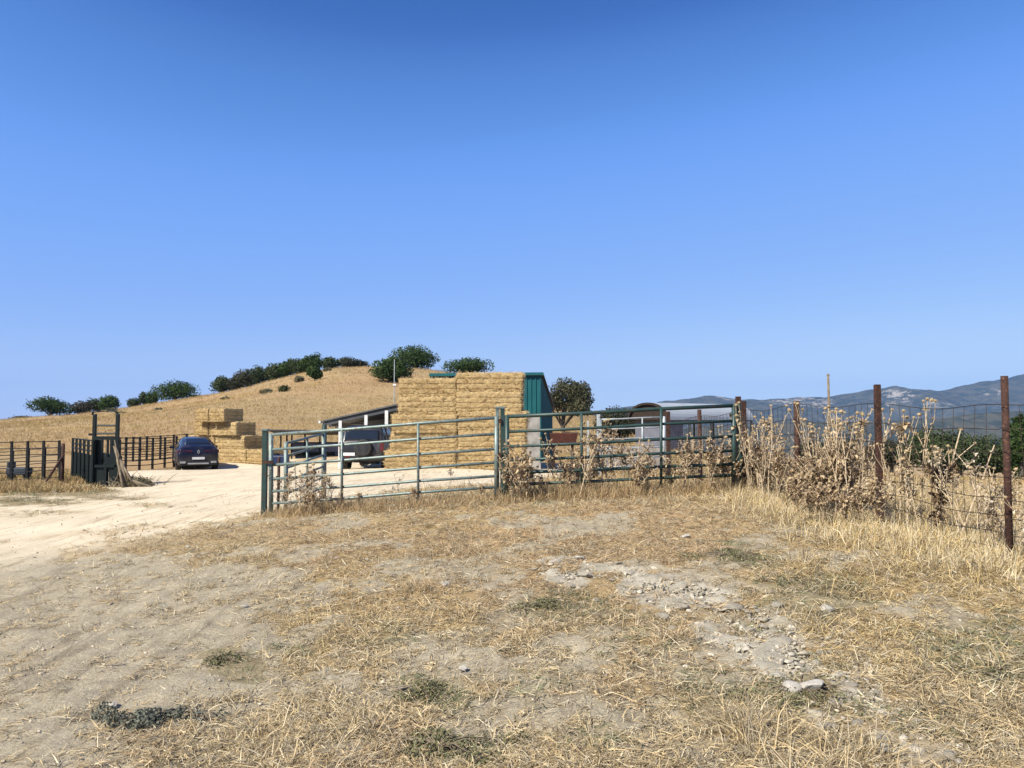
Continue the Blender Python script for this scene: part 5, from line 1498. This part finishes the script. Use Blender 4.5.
# soft weeds along foot of gate, panel and fence
def strip(n, pts, spread, Lr, name, cols):
    s = RNG.uniform(0, len(pts) - 1.001, n); i = s.astype(int); P = np.array([np.array(p_)[:2] for p_ in pts])
    q = P[i] + (P[i + 1] - P[i]) * (s - i)[:, None]
    clump = vnoise(q[:, 0] * 4, q[:, 1] * 4, 12)
    q = q + RNG.normal(size=(n, 2)) * spread
    c = np.where(RNG.random((n, 1)) < .5, cols[0], cols[1]) * RNG.uniform(.65, 1.2, (n, 1))
    blades(q[:, 0], q[:, 1], RNG.uniform(0, 6.28, n), RNG.uniform(.5, 1.45, n), RNG.uniform(*Lr, n) * (.4 + clump), RNG.uniform(.003, .006, n), c, RNG.uniform(-.1, .9, n), name)
strip(9000, [gpos(272, 11.7), gpos(380, 11.4), gpos(500, 11.1)], .16, (.08, .26), 'weeds_under_gate', (C_RED, C_STRAW))
strip(12000, [gpos(505, 11.1), gpos(620, 11.1), gpos(740, 11.1)], .18, (.10, .34), 'weeds_under_panel', (C_STRAW, C_RED))
strip(20000, [gpos(745, 10.8), gpos(800, 9.6), gpos(870, 8.0), gpos(935, 7.3), gpos(1005, 6.4), (5.3, 5.2)], .34, (.06, .25), 'weeds_under_fence', (C_GOLD, C_PALE))
# grey-green wormwood-like mat on the bare soil, and green sprigs
def mat_plant(px, D, rx, ry, n, cols, label, seed, hgt=.05, leaf=.016):
    q = gpos(px, D); t = thing('creeping_plant', label, 'plant', q)
    g_ = np.random.default_rng(seed)
    lb = [(g_.normal() * rx * .45, g_.normal() * ry * .45, hgt * .5, rx * .42, ry * .42, hgt) for _ in range(9)]
    v, f, c = leaf_cloud(lb, n, leaf, cols, seed); v[:, 2] = np.maximum(v[:, 2], .004)
    np_mesh('leaves', v, f, M_LEAF, t, attr=c)
    mb = MB()
    for k in range(22):
        a = g_.uniform(0, 6.28); e = np.array([math.cos(a) * rx, math.sin(a) * ry, .02 + .02 * g_.random()]) * g_.uniform(.4, 1.1)
        mb.tube([(0, 0, .0), tuple(e * .5 + [0, 0, .03]), tuple(e)], [.004, .003, .002], 4)
    mb.build('stems', M_STICK, t, local=False)
gd = lambda px, py: min(((abs(project(*[np.array([v]) for v in (gpos(px, D))])[1][0] - py), D) for D in np.linspace(2.6, 13, 120)))[1]
mat_plant(158, gd(158, 721), .18, .13, 3200, ((.075, .082, .060), (.20, .205, .155)), 'grey-green creeping plant on the bare soil at the lower left', 301, .06)
mat_plant(205, gd(205, 722), .11, .07, 300, ((.07, .085, .075), (.15, .17, .14)), 'small grey-green sprig just right of the creeping plant', 302, .03)
for k, (px, py, rx) in enumerate([(425, 692, .24), (228, 662, .18), (440, 747, .26), (730, 557, .36), (545, 607, .26), (795, 692, .3)]):
    mat_plant(px, gd(px, py), rx, rx * .7, int(4200 * rx), ((.075, .08, .032), (.22, .21, .11)), 'low patch of green weed among the dry straw in the foreground', 310 + k, .035, .016)
for o in bpy.data.objects:
    if o.get('label') == 'low patch of green weed among the dry straw in the foreground': o['group'] = 'green weed patches in the foreground'

def rock_mesh(seed, mat, name):
    g_ = np.random.default_rng(seed)
    bm = bmesh.new(); bmesh.ops.create_icosphere(bm, subdivisions=3, radius=1)
    cuts = [(Vector(g_.normal(size=3)).normalized(), g_.uniform(.55, .85)) for _ in range(9)]
    for v in bm.verts:
        c = v.co.copy()
        for n_, d_ in cuts:
            e = c.dot(n_) - d_
            if e > 0: c -= n_ * e
        k_ = 1 + (float(fbm(np.array([c.x * 2 + c.z]), np.array([c.y * 2 - c.z]), seed, 3)[0]) - .5) * .35
        v.co = Vector((c.x * 1.25, c.y, c.z * .62)) * k_
    me = bpy.data.meshes.new(name); bm.to_mesh(me); bm.free(); me.materials.append(mat)
    return me
RM = [rock_mesh(400 + k, M_CLOD, 'dry_clod') for k in range(5)]; SM = [rock_mesh(420 + k, M_STONE, 'stone') for k in range(3)]
def rock(mesh, name, x, y, s, label, cat, group=None, sink=.3):
    o = bpy.data.objects.new(name, mesh); COL.objects.link(o)
    o.location = (x, y, h1(x, y) + s * .62 * (1 - sink) * .6); o.scale = (s * random.uniform(.8, 1.2), s * random.uniform(.8, 1.1), s * random.uniform(.7, 1.05))
    o.rotation_euler = (random.gauss(0, .2), random.gauss(0, .2), random.uniform(0, 6.28))
    return tag(o, label, cat, group)
GR = 'pale clods strewn along the bare rubble path'
for k in range(150):
    i = random.randrange(len(ROCK) - 1); t_ = random.random(); c_ = lerp(ROCK[i], ROCK[i + 1], t_)
    px, py = c_[0] + random.gauss(0, 32), c_[1] + random.gauss(0, c_[2] * .6)
    if py > 764 or py < 556: continue
    D = gd(px, py); q = gpos(px, D)
    rock(random.choice(RM), 'clod', q[0], q[1], min(.065, random.lognormvariate(-3.7, .45)), 'pale dry clod among many on the rubble path across the foreground', 'clod', GR, .5)
for px, py, s, lab in [(592, 693, .0, ''), (578, 560, .055, 'largest pale clod at the top end of the rubble path'), (805, 690, .085, 'broad pale cracked clod low on the rubble path'), (786, 690, .07, 'pale clod left of the broad cracked one on the rubble path'), (556, 563, .06, 'pale upright clod at the upper left end of the rubble path'),
                       (120, 708, .03, 'white stone lying just left of the grey-green creeping plant'), (403, 691, .028, 'small white stone beside the green weed, lower centre'), (463, 669, .034, 'pale flat stone on the grey soil patch, lower centre'),
                       (248, 609, .04, 'pale stone on bare soil left of centre'), (338, 560, .03, 'small dark-sided stone on the straw, upper of two'), (369, 561, .03, 'small bright white stone on the reddish straw'), (446, 587, .05, 'flat pale stone sunk at the edge of the reddish straw'),
                       (190, 548, .03, 'pale stone at the border of the pale track'), (684, 537, .05, 'rounded pale stone in the straw in front of the green panel'), (822, 612, .05, 'pale stone in the yellow grass right of the rubble path')]:
    if not s: continue
    q = gpos(px, gd(px, py)); rock(random.choice(SM), 'stone', q[0], q[1], s, lab, 'stone', None, .2)
# crumbled clods and chips of the rubble path: uncountable, one object
n = 150000
x, y = near_points(n, 2.6, 10.5, wedge)
bare, rock_, green, road, n1, n2 = masks(x, y)
k = RNG.random(n) < rock_ * .75 + .006; x, y, rock_ = x[k], y[k], rock_[k]; n = len(x)
ico = bmesh.new(); bmesh.ops.create_icosphere(ico, subdivisions=2, radius=1); iv = np.array([v.co[:] for v in ico.verts]); ico.verts.index_update(); if_ = np.array([[v.index for v in f.verts] for f in ico.faces]); ico.free()
V = np.repeat(iv[None], n, 0)
for q in range(10):
    nn = RNG.normal(size=(n, 1, 3)); nn /= np.linalg.norm(nn, axis=2, keepdims=True)
    e = np.maximum((V * nn).sum(2, keepdims=True) - RNG.uniform(.18, .62, (n, 1, 1)), 0); V = V - nn * e
s = np.clip(RNG.lognormal(-4.3, .55, n), .006, .05) * np.where(rock_ > .25, 1, .7)
V = V * s[:, None, None] * RNG.uniform(.7, 1.35, (n, 1, 3)) * [1, 1, .6]
V = V + np.stack([x, y, H(x, y) + (fbm(x * 2.2, y * 2.2, 3, 4) - .5) * .07 + s * .02 + .004], 1)[:, None, :]
t = RNG.random((n, 1)); c = np.array((.27, .235, .17)) * (1 - t) + np.array((.46, .415, .325)) * t
tag(np_mesh('rubble', V.reshape(-1, 3), (if_[None] + (np.arange(n) * len(iv))[:, None, None]).reshape(-1, 3), leafy('rubble_stone', 0.0, .97), attr=np.repeat(c, len(iv), 0)), kind='stuff')
# gravel on track and soil: uncountable, one object
n = 9000
x, y = near_points(n, 2.4, 22, lambda y_: .72 * y_ + .5)
bare, rock_, green, road, n1, n2 = masks(x, y)
k = RNG.random(n) < np.clip(.30 * bare + .75 * road + .9 * rock_ + .04, 0, 1); x, y = x[k], y[k]; n = len(x)
ico = bmesh.new(); bmesh.ops.create_icosphere(ico, subdivisions=1, radius=1); iv = np.array([v.co[:] for v in ico.verts]); ico.verts.index_update(); if_ = np.array([[v.index for v in f.verts] for f in ico.faces]); ico.free()
s = np.clip(RNG.lognormal(-5.2, .5, n), .003, .022) * np.clip(y / 6, 1, 1.5)
V = iv[None] * (1 + RNG.normal(size=(n, len(iv), 1)) * .22) * s[:, None, None] * RNG.uniform(.6, 1.3, (n, 1, 3)) * [1, 1, .7]
V = V + np.stack([x, y, H(x, y) + (fbm(x * 2.2, y * 2.2, 3, 4) - .5) * .07 * (1 - road[k] * .75) + .006], 1)[:, None, :]
t = RNG.random((n, 1)); c = np.array((.36, .29, .20)) * (1 - t) + np.array((.62, .53, .39)) * t
tag(np_mesh('gravel', V.reshape(-1, 3), (if_[None] + (np.arange(n) * len(iv))[:, None, None]).reshape(-1, 3), leafy('gravel_stone', 0.0, .95), attr=np.repeat(c, len(iv), 0)), kind='stuff')
